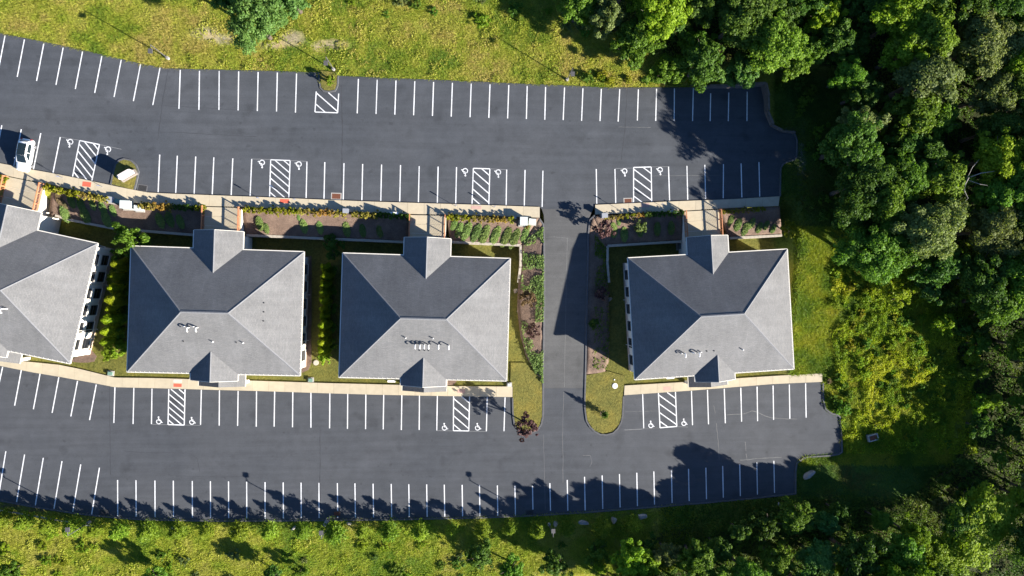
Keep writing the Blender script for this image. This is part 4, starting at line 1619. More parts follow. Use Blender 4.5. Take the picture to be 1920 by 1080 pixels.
def car():
    c = P(46.5, 291, ZU + 0.75)
    ang = math.atan2(-1.0, -0.17)
    t = thing('parked_car', 'white crossover with dark glass roof parked nose to the walk', 'car', (c.x, c.y, ZU + 0.005), ang)
    st = [(-2.28, 0.66, 0.86, 0.42), (-2.20, 0.80, 0.98, 0.32), (-2.0, 0.88, 1.03, 0.26), (-1.5, 0.925, 1.04, 0.24), (-0.5, 0.93, 1.01, 0.22), (0.5, 0.93, 1.0, 0.22),
          (1.05, 0.925, 0.99, 0.23), (1.5, 0.91, 0.95, 0.25), (1.9, 0.86, 0.86, 0.27), (2.15, 0.76, 0.76, 0.32), (2.28, 0.58, 0.64, 0.40)]
    V, F = [], []
    for x, w, zs, zb in st:
        half = [(w * 0.82, zb), (w * 0.97, zb + 0.12), (w, (zb + zs) / 2), (w * 0.985, zs - 0.14), (w * 0.90, zs - 0.01), (w * 0.45, zs + 0.03)]
        sec = half + [(0, zs + 0.045)] + [(-a, b) for a, b in half[::-1]]
        V += [(x, a, b) for a, b in sec]
    n = 13
    for i in range(len(st) - 1):
        for k in range(n - 1):
            F.append((i * n + k, (i + 1) * n + k, (i + 1) * n + k + 1, i * n + k + 1))
        F.append((i * n + n - 1, (i + 1) * n + n - 1, (i + 1) * n, i * n))
    F.append(tuple(range(n)))
    F.append(tuple(len(V) - 1 - k for k in range(n)))
    me = new_mesh('body', V, F, 'car_paint', True)
    bm = bmesh.new()
    bm.from_mesh(me)
    bmesh.ops.recalc_face_normals(bm, faces=bm.faces)
    bm.to_mesh(me)
    bm.free()
    body = link('body', me, t)
    # cabin shell
    gs = [(-2.12, 0.80, 0.62, 1.00, 1.05), (-1.95, 0.84, 0.66, 1.00, 1.38), (-1.70, 0.86, 0.66, 1.00, 1.58), (-1.1, 0.87, 0.66, 0.98, 1.66), (-0.4, 0.87, 0.66, 0.98, 1.67), (0.1, 0.87, 0.65, 0.98, 1.62),
          (0.45, 0.86, 0.64, 0.97, 1.45), (0.85, 0.85, 0.66, 0.97, 1.17), (1.12, 0.84, 0.68, 0.96, 1.0)]
    V, F = [], []
    for x, wb, wr, zb, zr in gs:
        k = (zr - zb) / 0.68
        wt = wb + (wr - wb) * min(1, max(0.15, k))
        sec = [(wb, zb - 0.1), (wb * 0.98, zb), (wt + 0.04, zr - 0.10 * k), (wt - 0.06, zr), (0, zr + 0.03 * k), (-(wt - 0.06), zr), (-(wt + 0.04), zr - 0.10 * k), (-wb * 0.98, zb), (-wb, zb - 0.1)]
        V += [(x, a, b) for a, b in sec]
    n = 9
    for i in range(len(gs) - 1):
        for k in range(n - 1):
            F.append((i * n + k, i * n + k + 1, (i + 1) * n + k + 1, (i + 1) * n + k))
    me = new_mesh('cabin', V, F, 'car_paint', True)
    bm = bmesh.new()
    bm.from_mesh(me)
    bmesh.ops.recalc_face_normals(bm, faces=bm.faces)
    bm.to_mesh(me)
    bm.free()
    link('cabin', me, t)

    def panel(name, pts, mat):
        me = new_mesh(name, pts, [tuple(range(len(pts)))], mat)
        return link(name, me, t)
    up = 0.045
    for x0, x1, z0, z1 in ((-1.50, -0.74, 1.65 + up, 1.685 + up), (-0.72, 0.13, 1.685 + up, 1.66 + up)):
        link('roof_glass', new_mesh('roof_glass', [(x0, -0.54, z0 - 0.02), (x1, -0.54, z1 - 0.02), (x1, 0, z1), (x1, 0.54, z1 - 0.02), (x0, 0.54, z0 - 0.02), (x0, 0, z0)], [(0, 1, 2, 5), (5, 2, 3, 4)], 'car_glass'), t)
    panel('windscreen', [(0.16, -0.56, 1.645), (1.06, -0.64, 1.06), (1.10, 0, 1.085), (1.06, 0.64, 1.06), (0.16, 0.56, 1.645), (0.17, 0, 1.675)], 'car_glass')
    panel('rear_window', [(-1.80, -0.52, 1.55), (-1.80, 0.52, 1.55), (-2.06, 0.58, 1.24), (-2.06, -0.58, 1.24)], 'car_glass')
    for s in (-1, 1):
        panel('side_window', [(-1.55, s * 0.885, 1.06), (-0.35, s * 0.895, 1.04), (-0.35, s * 0.735, 1.56), (-1.50, s * 0.735, 1.52)], 'car_glass')
        panel('side_window', [(-0.27, s * 0.895, 1.04), (0.80, s * 0.885, 1.04), (0.28, s * 0.735, 1.49), (-0.27, s * 0.735, 1.56)], 'car_glass')
        MB().box((0.62, s * 1.0, 1.06), (0.13, 0.20, 0.13)).build('wing_mirror', 'car_paint', t)
        MB().box((2.10, s * 0.58, 0.76), (0.20, 0.30, 0.10)).build('headlight', 'clear_lens', t)
        MB().box((-2.20, s * 0.66, 0.94), (0.14, 0.26, 0.16)).build('tail_light', 'red_lens', t)
        for x in (-1.38, 1.38):
            w = thing('wheel', None, None, (x, s * 0.84, 0.34))
            w.parent = t
            ty = MB().tube([(0, -0.11, 0), (0, -0.10, 0), (0, 0.10, 0), (0, 0.11, 0)], [0.28, 0.335, 0.335, 0.28], 20)
            ty.build('tyre', 'tyre', w, True)
            rm = MB().tube([(0, s * 0.105, 0), (0, s * 0.125, 0)], [0.23, 0.21], 16)
            rm.build('rim', 'rim', w)
        MB().tube([(-1.6, s * 0.60, 1.685), (-1.2, s * 0.60, 1.735), (-0.1, s * 0.60, 1.725), (0.0, s * 0.60, 1.69)], 0.022, 6).build('roof_rail', 'black_trim', t)
    MB().box((2.27, 0, 0.48), (0.05, 0.9, 0.16)).build('grille', 'black_trim', t)
    MB().box((-2.29, 0, 0.72), (0.03, 0.5, 0.13)).build('number_plate', 'utility_white', t)


car()

# ---- power and utility cabinets


def cabinet(name, label, u, v, z, size, rot, mat, lid=True, cat='utility box'):
    b = P(u, v, z)
    t = thing(name, label, cat, (b.x, b.y, z), rot)
    x, y, h = size
    MB().box((0, 0, h / 2 - 0.15), (x, y, h + 0.3)).build('case', mat, t)
    MB().box((0, 0, h + 0.03), (x + 0.08, y + 0.08, 0.06)).build('lid', mat, t)
    MB().box((0, 0, -0.05), (x + 0.35, y + 0.35, 0.24)).build('pad', 'concrete', t)
    for q in (-1, 1):
        MB().box((q * x * 0.24, -y / 2 - 0.012, h * 0.52), (x * 0.44, 0.02, h * 0.8)).build('door', mat, t)
    return t


zb_ = 3.0
cabinet('transformer', 'white transformer box by the hedge behind the second house', 242.5, 385.5, zb_, (1.25, 1.05, 1.35), -0.03, 'utility_white')
cabinet('utility_cabinet', 'low pale cabinet half under the golden hedge, beside a white transformer', 263, 391, zb_, (0.9, 0.7, 0.8), -0.03, 'utility_white')
cabinet('utility_cabinet', 'small teal-green cabinet left of the white transformer', 225, 378, zb_, (0.72, 0.5, 0.7), -0.15, 'utility_green')
cabinet('utility_cabinet', 'flat grey cabinet at the end of the gold hedge near the grass island', 209.5, 375, zb_, (1.2, 0.75, 0.75), -0.18, 'utility_grey')
cabinet('utility_cabinet', 'grey cabinet in the gap of the hedge between the middle bridges', 651, 397, zb_, (0.75, 0.55, 1.3), -0.03, 'utility_grey')
cabinet('transformer', 'taller white transformer box by the end of the walk near the driveway', 981, 416, zb_, (1.05, 1.1, 1.35), -0.02, 'utility_white')
cabinet('utility_cabinet', 'low white cabinet nearest the driveway', 997.5, 416, zb_, (0.95, 0.72, 0.65), -0.1, 'utility_white')
cabinet('utility_cabinet', 'small cabinet in shade at the end of the orange hedge', 965.5, 408.5, zb_, (0.3, 0.3, 0.6), 0, 'utility_grey')
cabinet('utility_cabinet', 'grey cabinet at the left end of the hedge right of the driveway', 1131, 405.5, zb_, (0.8, 0.6, 1.3), 0.05, 'utility_grey')
cabinet('utility_box', 'little green box in the lawn between first and second house', 208, 700, 0.0, (0.55, 0.4, 0.25), -0.1, 'utility_green')
cabinet('utility_box', 'little green box in the lawn between second and third house', 583, 712.5, 0.0, (0.5, 0.4, 0.25), 0, 'utility_green')
cabinet('utility_box', 'little pale box in the lawn at the end of the lower walk', 955, 721.5, 0.05, (0.45, 0.35, 0.2), 0, 'utility_white')


def condenser(label, u, v, rot):
    b = P(u, v, 0.3)
    t = thing('condenser', label, 'air conditioner', (b.x, b.y, 0.05), rot)
    MB().box((0, 0, -0.05), (1.5, 1.25, 0.2)).build('pad', 'concrete', t)
    MB().box((0, 0, 0.62), (1.15, 0.95, 1.1)).build('case', 'condenser', t)
    MB().tube([(0.1, 0, 1.18), (0.1, 0, 1.215)], 0.33, 18).build('fan_guard', 'fan_black', t)
    for k in range(4):
        a = k * math.pi / 2
        MB().bar((0.1, 0, 1.235), (0.1 + 0.30 * math.cos(a), 0.30 * math.sin(a), 1.235), 0.05, 0.02).build('guard_bar', 'steel_galv', t)


condenser('air conditioner in the sunken court right of the leftmost bridge', 90, 412, -0.2)
condenser('air conditioner in the dark court right of the second bridge', 462, 452, -0.02)
condenser('air conditioner in the dark court behind the rightmost house, left of its bridge', 1278, 461, 0.06)


def board(label, u, v, z, w, rot):
    b = P(u, v, z)
    t = thing('white_board', label, 'bench', (b.x, b.y, z - 0.4), rot)
    MB().box((0, 0, 0.40), (w, 0.30, 0.06)).build('seat', 'pipe_white', t)
    for q in (-1, 1):
        MB().box((q * w * 0.4, 0, 0.18), (0.08, 0.26, 0.38)).build('leg', 'steel_galv', t)


board('narrow white bench by the dark hedge near the third bridge', 738.5, 399.5, ZU + 0.45, 1.25, -0.02)
board('narrow white bench by the dark hedge near the rightmost bridge', 1263, 397, ZU + 0.45, 1.3, 0.04)
board('narrow white bench on the lawn beside the third house entrance', 734, 715, 0.45, 1.15, -0.02)
board('narrow white bench on the lawn beside the rightmost house entrance', 1257, 708.5, 0.45, 1.2, 0.05)


def basin(label, u, v, z, w, d, rot, mat, frame):
    b = P(u, v, z)
    t = thing('storm_drain', label, 'drain', (b.x, b.y, z), rot, 'storm drain grates')
    f = MB()
    for q in (-1, 1):
        f.box((q * (w / 2 + 0.06), 0, 0.004), (0.14, d + 0.26, 0.03))
        f.box((0, q * (d / 2 + 0.06), 0.004), (w - 0.02, 0.14, 0.028))
    f.build('frame', frame, t)
    MB().box((0, 0, -0.02), (w, d, 0.052)).build('pit', 'pit', t)
    n = 9
    bar = MB().box((0, 0, 0), (w / n * 0.55, d, 0.02)).mesh('grate_bar', mat)
    for i in range(n):
        o = link('grate_bar', bar, t)
        o.location = ((i + 0.5) * w / n - w / 2, 0, 0.018)


basin('rusty storm drain with pale frame in the upper lot, middle', 630.5, 368, ZU, 1.25, 0.75, -0.03, 'rust_grate', 'concrete')
basin('dark storm drain beside the grass island with the sign', 267, 352.5, ZU, 1.15, 0.75, -0.15, 'dark_iron', 'asphalt_kerb')
basin('brown storm drain in the upper lot right of the driveway', 1177.5, 376.5, ZU, 1.1, 0.6, 0.04, 'rust_grate', 'concrete')
basin('dark storm drain at the lower lot edge, leftmost', 195.5, 961, 0.0, 1.2, 0.7, -0.1, 'dark_iron', 'dark_iron')
basin('rusty storm drain at the lower lot edge, middle', 632, 963, 0.0, 0.9, 0.55, 0, 'rust_grate', 'dark_iron')
basin('dark storm drain at the lower lot edge below the driveway', 993, 961, 0.0, 1.0, 0.6, 0.03, 'dark_iron', 'dark_iron')


def cover(label, u, v, z, r, mat):
    b = P(u, v, z)
    t = thing('manhole', label, 'manhole cover', (b.x, b.y, z))
    MB().disc((0, 0), r, -0.2, 0.06, 24).build('ring', mat, t)
    MB().disc((0, 0), r * 0.8, 0.05, 0.085, 24).build('cover', mat, t)


cover('round beige manhole cover in the lawn between second and third house', 592.5, 680, 0.0, 0.40, 'manhole')
cover('round pale manhole cover in the grass tongue right of the driveway', 1153, 723.5, 0.09, 0.42, 'pipe_white')
cover('tiny white cover just above the pale manhole', 1152, 712, 0.09, 0.10, 'pipe_white')

# ---- rocks


def rock_mesh(seed, r, mat):
    rr = random.Random(seed)
    bm = bmesh.new()
    bmesh.ops.create_icosphere(bm, subdivisions=3, radius=1.0)
    cuts = [(Vector((rr.gauss(0, 1), rr.gauss(0, 1), rr.gauss(0.2, 0.8))).normalized(), rr.uniform(0.45, 0.8)) for _ in range(9)]
    for v in bm.verts:
        for nrm, d in cuts:
            k = v.co.dot(nrm) - d
            if k > 0:
                v.co -= nrm * k * 0.92
        v.co *= 1 + rr.uniform(-0.02, 0.02)
        v.co = Vector((v.co.x * r, v.co.y * r * 0.78, v.co.z * r * 0.62))
    me = bpy.data.meshes.new('boulder')
    bm.to_mesh(me)
    bm.free()
    me.materials.append(M[mat])
    return me


ROCKS = [rock_mesh(i, 0.75, 'rock' if i % 2 else 'rock_warm') for i in range(5)]


def rock(label, u, v, s, rz, k, group='boulders along the lower lot'):
    b = PG(u, v)
    o = link('boulder', ROCKS[k], None, (b.x, b.y, b.z + 0.12 * s), (0, 0, rz))
    o.scale = (s, s, s * 0.9)
    tag(o, label, 'rock', group)


RK = [(1204, 967.5, 1.0), (1150, 974.5, 0.95), (1094, 979, 1.1), (1041, 982, 0.75), (612, 980, 0.8), (561, 993.5, 0.75), (551, 990, 0.6), (505, 994, 0.6), (438, 997, 0.65), (387, 992, 0.75), (327, 990, 0.7),
      (273, 990, 1.05), (218, 989, 0.85), (655, 981, 0.6)]
RK.sort()
for i, (u, v, s) in enumerate(RK):
    rock('grey boulder below the lower lot, %s from the left in the line of rocks' % ORD[i], u, v, s, i * 1.7, i % 5)
rock('big pale boulder on the grass at the right end of the lower lot', 1516, 889, 1.45, 0.6, 1)
rock('squarish pale rock under a bronze shrub beside the driveway', 974, 580, 0.95, 0.9, 2, 'rocks by the driveway bank')
rock('pale rock at the lower end of the wall right of the driveway', 1141, 562, 0.8, 0.3, 4, 'rocks by the driveway bank')
rock('small pale rock at the end of the stepped wall, left bank of the driveway', 968, 545, 0.7, 0.2, 0, 'rocks by the driveway bank')


def inlet():
    b = PG(1633, 819)
    t = thing('drain_box', 'concrete drain box with a brown grate in the grass at the right', 'drain', (b.x, b.y, b.z), math.radians(14))
    f = MB()
    for q in (-1, 1):
        f.box((q * 0.72, 0, 0.30), (0.16, 1.05, 0.8))
        f.box((0, q * 0.445, 0.30), (1.28, 0.16, 0.79))
    f.build('frame', 'concrete', t)
    MB().box((0, 0, 0.1), (1.26, 0.72, 0.9)).build('pit', 'pit', t)
    bar = MB().box((0, 0, 0), (0.09, 0.72, 0.03)).mesh('grate_bar', 'rust_grate')
    for i in range(10):
        o = link('grate_bar', bar, t)
        o.location = (-0.58 + i * 0.129, 0, 0.60)
    c = PG(1647.5, 801)
    t2 = thing('outfall_stones', 'ring of small stones round a dark pipe mouth above the drain box', 'stones', (c.x, c.y, c.z))
    MB().tube([(0, 0.1, 0.1), (0, -0.5, 0.15)], 0.28, 12).build('pipe_mouth', 'dark_iron', t2)
    for i in range(9):
        a = i * 2 * math.pi / 9
        o = link('stone', ROCKS[i % 5], t2)
        o.location = (0.55 * math.cos(a), 0.5 * math.sin(a), 0.1)
        o.scale = (0.28, 0.28, 0.28)


inlet()


def guardrail():
    pts = [(-20, 951), (40, 960), (90, 969), (140, 977.5), (182, 985)]
    q = [P(u, v, 0.0) for u, v in pts]
    b = q[0]
    t = thing('guardrail', 'galvanised guardrail half hidden by shrubs at the lower left', 'guardrail', (b.x, b.y, -0.1))
    for a, c in zip(q, q[1:]):
        d = (c - a).normalized() * 0.02
        m = MB()
        for dz in (0.58, 0.72):
            m.bar(a - b + d + Vector((0, 0, dz)), c - b - d + Vector((0, 0, dz)), 0.14, 0.10)
        m.build('rail', 'steel_galv', t)
    for p in q:
        MB().box((p.x - b.x, p.y - b.y - 0.1, 0.38), (0.14, 0.12, 0.85)).build('post', 'timber', t)


guardrail()

# ------------------------------------------------------------------ plants
def lattice_noise(x, y, seed, scale):
    r = np.random.default_rng(seed)
    T = r.random((64, 64))
    xs, ys = x / scale, y / scale
    xi, yi = np.floor(xs).astype(int), np.floor(ys).astype(int)
    fx, fy = xs - xi, ys - yi
    fx, fy = fx * fx * (3 - 2 * fx), fy * fy * (3 - 2 * fy)
    g = lambda a, b: T[a % 64, b % 64]
    return (g(xi, yi) * (1 - fx) + g(xi + 1, yi) * fx) * (1 - fy) + (g(xi, yi + 1) * (1 - fx) + g(xi + 1, yi + 1) * fx) * fy


def unit(a):
    return a / np.maximum(np.linalg.norm(a, axis=-1, keepdims=True), 1e-6)


def diamonds(C, Nn, ln, wd, T=None, r=RNG):
    """leaf-shaped faces at C with normals Nn, length ln, width wd; T optional long direction"""
    n = len(C)
    Nn = unit(Nn)
    if T is None:
        T = r.normal(size=(n, 3))
    T = unit(T - Nn * (T * Nn).sum(-1, keepdims=True))
    B = np.cross(Nn, T)
    ln = np.broadcast_to(np.asarray(ln, float), (n,))[:, None] / 2
    wd = np.broadcast_to(np.asarray(wd, float), (n,))[:, None] / 2
    V = np.stack([C - T * ln, C + B * wd + T * ln * 0.15, C + T * ln, C - B * wd + T * ln * 0.15], 1).reshape(-1, 3)
    F = np.arange(n * 4).reshape(n, 4)
    return V, F


def crown_leaves(seed, R, Hc, nclump, nleaf, leaf, flat=0.75, droop=0.0):
    """broadleaf crown: leaves on the shells of many uneven clumps spread through an ellipsoid"""
    r = np.random.default_rng(seed)
    d = unit(r.normal(size=(nclump, 3)) + np.array([0, 0, 0.35]))
    rad = r.uniform(0.25, 0.95, nclump) ** 0.6
    cc = d * rad[:, None] * np.array([R, R, Hc]) * 0.82
    lob = 1 + 0.22 * np.sin(3 * np.arctan2(d[:, 1], d[:, 0]) + seed) + 0.12 * np.sin(5 * np.arctan2(d[:, 1], d[:, 0]) + 2 * seed)
    cc[:, :2] *= lob[:, None]
    rc = R * r.uniform(0.10, 0.26, nclump)
    far = r.random(nclump) < 0.22
    cc[far] *= 1.22
    rc[far] *= 0.72
    cc[:, 2] -= droop * (cc[:, 0] ** 2 + cc[:, 1] ** 2) / R
    out_c, out_n = [], []
    for i in range(nclump):
        k = max(8, int(nleaf * (rc[i] / (0.25 * R)) ** 2))
        dd = unit(r.normal(size=(k, 3)) + np.array([0, 0, 0.45]))
        pp = cc[i] + dd * rc[i] * r.uniform(0.55, 1.08, (k, 1)) * np.array([1, 1, flat])
        out_c.append(pp)
        out_n.append(dd * 0.8 + r.normal(size=(k, 3)) * 0.45 + np.array([0, 0, 0.35]))
    C = np.concatenate(out_c)
    Nn = np.concatenate(out_n)
    s = leaf * r.uniform(0.65, 1.35, len(C))
    V, F = diamonds(C, Nn, s * 1.25, s * 0.85, r=r)
    return V, F


def trunk_mesh(seed, hgt, r0, limbs, spread, mat='bark'):
    rr = random.Random(seed)
    m = MB()
    x = y = 0.0
    pts, rad = [], []
    for i in range(6):
        t = i / 5
        pts.append((x, y, -0.4 + (hgt + 0.4) * t))
        rad.append(r0 * (1 - 0.72 * t) * (1.35 if i == 0 else 1))
        x += rr.uniform(-1, 1) * 0.05 * hgt * 0.3
        y += rr.uniform(-1, 1) * 0.05 * hgt * 0.3
    m.tube(pts, rad, 7)
    for k in range(limbs):
        a = k * 2.4 + rr.uniform(-0.4, 0.4)
        z0 = hgt * rr.uniform(0.40, 0.78)
        z1 = min(hgt * 1.12, z0 + spread * rr.uniform(0.45, 0.8))
        p0 = Vector((pts[2][0], pts[2][1], z0))
        p2 = Vector((math.cos(a) * spread * 0.75, math.sin(a) * spread * 0.75, z1))
        p1 = p0.lerp(p2, 0.5) + Vector((rr.uniform(-0.2, 0.2), rr.uniform(-0.2, 0.2), 0.15))
        m.tube([p0, p1, p2], [r0 * 0.42, r0 * 0.28, r0 * 0.10], 5)
    return m.mesh('trunk', mat)


BROAD = []     # (crown mesh, trunk mesh, R, total height, crown centre height)
for sd_, R_, Hc_, nc, nl, hh in ((1, 2.4, 1.9, 50, 110, 5.0), (2, 2.6, 2.3, 54, 110, 6.0), (3, 3.6, 2.9, 84, 150, 10.5), (4, 3.9, 2.6, 90, 150, 10.0), (5, 4.6, 3.4, 112, 165, 13.0), (6, 5.0, 3.2, 126, 170, 12.5),
                              (7, 5.6, 3.8, 145, 175, 14.0), (8, 4.2, 3.8, 100, 155, 12.5), (9, 3.2, 3.2, 74, 140, 9.0)):
    V, F = crown_leaves(sd_, R_, Hc_, nc, int(nl * 1.6), 0.28 if R_ > 3 else 0.22)
    cz = hh - Hc_
    V = V + np.array([0, 0, cz])
    BROAD.append((np_mesh('crown', V, F, 'leaf_mid'), trunk_mesh(sd_, hh - Hc_ * 0.55, 0.05 + 0.022 * hh, 5 + sd_ % 3, R_), R_, hh, cz))


def set_mat(o, mat):
    o.material_slots[0].link = 'OBJECT'
    o.material_slots[0].material = M[mat]


def broad_tree(label, u, v, k, s, mat, group=None, name='broadleaf_tree', zs=1.0, cat='tree', base=None):
    """u, v: pixel of the crown's top; the root is found on the ground below"""
    cm, tm, R_, hh, cz = BROAD[k]
    z = 0.0
    for _ in range(3):
        p = P(u, v, z + (cz + (hh - cz) * 0.4) * s * zs)
        z = gz(p.x, p.y)
    t = thing(name, label, cat, (p.x, p.y, z), random.uniform(0, 6.28), group)
    t.scale = (s * random.uniform(0.86, 1.16), s * random.uniform(0.86, 1.16), s * zs)
    link('trunk', tm, t)
    c = link('crown', cm, t)
    set_mat(c, mat)
    return t


def copy_from(proto_parts, name, label, cat, loc, rz, s, group, mat=None):
    t = thing(name, label, cat, loc, rz, group)
    t.scale = (s, s, s) if isinstance(s, (int, float)) else s
    for nm, me in proto_parts:
        c = link(nm, me, t)
        if mat and nm in ('crown', 'foliage'):
            set_mat(c, mat)
    return t


# ---- young pines along the lower car park
def pine_mesh(seed, hgt, Rb, n):
    r = np.random.default_rng(seed)
    t = r.random(n) ** 0.75
    z = hgt * (0.06 + 0.94 * t)
    lvl = np.floor(t * 11)
    a = r.random(n) * 6.283
    br = 8
    a = np.round(a / 6.283 * br) / br * 6.283 + lvl * 1.1 + r.normal(size=n) * 0.16
    env = Rb * (1 - t) ** 0.72 * (0.75 + 0.45 * np.sin(lvl * 2.3 + a * 2))
    q = r.uniform(0.25, 1.0, n) ** 0.7
    rad = env * q
    d = np.stack([np.cos(a), np.sin(a), np.zeros(n)], -1)
    C = d * rad[:, None]
    C[:, 2] = z + rad * 0.32 - 0.1
    T = d + np.array([0, 0, 0.55]) + r.normal(size=(n, 3)) * 0.35
    Nn = np.array([0, 0, 1.0]) + r.normal(size=(n, 3)) * 0.55 + d * 0.3
    return diamonds(C, Nn, 0.40 * r.uniform(0.7, 1.3, n), 0.13 * r.uniform(0.7, 1.4, n), T, r)


PINES = []
for sd_, h_, rb in ((1, 4.3, 1.35), (2, 4.0, 1.25), (3, 4.6, 1.3)):
    V, F = pine_mesh(sd_, h_, rb * 1.35, 2700)
    PINES.append([('crown', np_mesh('crown', V, F, 'leaf_conifer')), ('trunk', MB().tube([(0, 0, -0.3), (0.03, 0, h_ * 0.5), (0, 0, h_ * 0.97)], [0.09, 0.055, 0.012], 7).mesh('trunk', 'bark'))])
row_p = [(-25, 955, 4.0), (20, 964, 4.0), (62, 970, 4.2), (105, 977, 3.8), (150, 982, 4.1), (190, 986, 3.7), (232, 988, 3.9), (285, 989, 4.1), (340, 990, 3.8), (393, 990, 3.2), (456, 990, 4.1), (510, 990, 4.0), (572, 990, 3.6), (633, 990, 4.8),
         (681, 990, 3.6), (732, 990, 4.3), (789, 989, 4.1), (847, 988, 3.1), (904, 988, 3.6), (955, 986, 3.0), (1006, 986, 4.3), (1062, 985, 3.4), (1125, 982, 4.2), (1185, 978, 3.7)]
for i, (u, v, h_) in enumerate(row_p):
    b = P(u, v, 0.0)
    copy_from(PINES[i % 3], 'young_pine', 'young pine in the row below the lower lot, %s from the left' % ORD[i], 'tree', (b.x, b.y, gz(b.x, b.y)), i * 1.3, h_ / (4.3, 4.0, 4.6)[i % 3], 'young pines along the lower lot')

# ---- thujas between the houses
def thuja_mesh(seed, hgt, R, n):
    r = np.random.default_rng(seed)
    t = r.random(n)
    a = r.random(n) * 6.283
    prof = R * np.sin(np.pi * np.clip(0.18 + 0.82 * t, 0, 1)) ** 0.7
    prof *= 0.85 + 0.25 * np.sin(a * 3 + t * 7 + seed)
    d = np.stack([np.cos(a), np.sin(a), np.zeros(n)], -1)
    C = d * (prof * r.uniform(0.6, 1.05, n))[:, None]
    C[:, 2] = hgt * t
    T = np.array([0, 0, 1.0]) + d * 0.4 + r.normal(size=(n, 3)) * 0.35
    Nn = d + np.array([0, 0, 0.35]) + r.normal(size=(n, 3)) * 0.4
    return diamonds(C, Nn, 0.34 * r.uniform(0.7, 1.3, n), 0.14 * r.uniform(0.7, 1.3, n), T, r)


THUJA = []
for sd_ in (1, 2, 3):
    V, F = thuja_mesh(sd_, 5.5, 0.85, 2100)
    THUJA.append([('foliage', np_mesh('foliage', V, F, 'leaf_thuja')), ('trunk', MB().tube([(0, 0, -0.2), (0, 0, 4.9)], [0.07, 0.02], 6).mesh('trunk', 'bark'))])
THA = [(214, 495, 1.05), (212, 518, 0.9), (207.5, 540, 0.95), (203, 562, 1.12), (202.5, 580, 0.85), (196.5, 600, 1.08), (194, 622, 0.98), (192.5, 642, 0.92)]
for i, (u, v, s) in enumerate(THA):
    b = P(u, v, 5.1 * s)
    s *= 1.07
    copy_from(THUJA[i % 3], 'thuja', 'yellow-green thuja between first and second house, %s from the top' % ORD[i], 'shrub', (b.x, b.y, -0.06), i * 2.1, s, 'thujas between first and second house')
THB = [(606, 501, 0.85), (607, 517, 0.95), (605, 534, 0.9), (604.5, 548, 0.88), (604, 563, 0.85), (604, 580, 0.75), (604, 594, 0.78), (603, 610, 0.98), (602.5, 627, 0.97), (602, 643, 1.0), (601.5, 658, 0.95)]
for i, (u, v, s) in enumerate(THB):
    b = P(u, v, 5.1 * s)
    s *= 1.08
    copy_from(THUJA[(i + 1) % 3], 'thuja', 'yellow-green thuja between second and third house, %s from the top' % ORD[i], 'shrub', (b.x, b.y, -0.06), i * 1.7, s, 'thujas between second and third house')

# ---- shrubs
SHRUB = []
for sd_ in range(4):
    V, F = crown_leaves(40 + sd_, 0.55, 0.42, 16, 26, 0.16)
    SHRUB.append([('foliage', np_mesh('foliage', V + np.array([0, 0, 0.45]), F, 'leaf_gold')), ('stem', MB().tube([(0, 0, -0.15), (0.03, 0.02, 0.5)], [0.04, 0.02], 5).mesh('stem', 'bark'))])


def hedge(where, pts, n, mats, s=1.0, zz=ZU + 0.02):
    for i, q in enumerate(resample(pts, n - 1) if n > 1 else [np.array(pts[0])]):
        b = P(q[0], q[1], zz + 0.5)
        mt = mats[min(len(mats) - 1, int(i * len(mats) / n))]
        tone = {'leaf_gold': 'golden', 'leaf_orange': 'orange', 'leaf_yellowgreen': 'yellow-green', 'leaf_dark': 'dark green', 'leaf_mid': 'green'}[mt]
        copy_from(SHRUB[i % 4], 'hedge_shrub', '%s shrub, %s from left in the hedge %s' % (tone, ORD[i], where), 'shrub', (b.x, b.y, zz), i * 1.9, s * random.uniform(1.15, 1.4), 'shrubs of the hedge ' + where, mt)


YG, GO, OR, DK = 'leaf_yellowgreen', 'leaf_gold', 'leaf_orange', 'leaf_dark'
hedge('right of the first bridge', [(90, 352), (120, 359), (160, 367), (200, 375)], 11, [YG, YG, GO, GO], 1.0)
hedge('right of the first transformer', [(267, 386), (318, 387.5)], 6, [GO, GO, OR, GO], 1.1)
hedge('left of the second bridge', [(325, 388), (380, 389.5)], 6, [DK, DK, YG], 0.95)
hedge('right of the second bridge', [(463, 393), (540, 396), (644, 401)], 17, [YG, YG, YG, GO, OR, GO], 1.0)
hedge('before the third bridge', [(666, 402), (704, 404)], 5, [GO, GO], 1.0)
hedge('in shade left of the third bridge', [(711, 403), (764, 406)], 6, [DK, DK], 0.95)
hedge('right of the third bridge', [(844, 407), (900, 410), (958, 413)], 11, [YG, YG, GO, GO, OR, YG], 1.0)
hedge('right of the driveway', [(1138, 409), (1180, 405), (1206, 402)], 8, [GO, GO, YG, OR], 0.72)
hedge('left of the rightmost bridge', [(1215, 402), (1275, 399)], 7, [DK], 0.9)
hedge('right of the rightmost bridge', [(1356, 397), (1432, 392)], 9, [YG, GO, YG], 0.72)
hedge('left of the first bridge', [(-8, 331), (9, 336)], 3, [YG], 1.0)

# ---- spreading junipers on the banks
def juniper_mesh(seed, n):
    r = np.random.default_rng(seed)
    a = r.random(n) * 6.283
    q = r.random(n) ** 0.55
    d = np.stack([np.cos(a), np.sin(a), np.zeros(n)], -1)
    C = d * q[:, None] * np.array([0.55, 1.30, 1])
    C[:, 1] -= 0.25
    C[:, 2] = 0.20 * (1 - q ** 2) + 0.05 + r.random(n) * 0.07
    T = d + np.array([0, -0.9, 0.25]) + r.normal(size=(n, 3)) * 0.3
    Nn = np.array([0, 0, 1.0]) + r.normal(size=(n, 3)) * 0.4
    return diamonds(C, Nn, 0.36 * r.uniform(0.6, 1.3, n), 0.12 * r.uniform(0.7, 1.3, n), T, r)


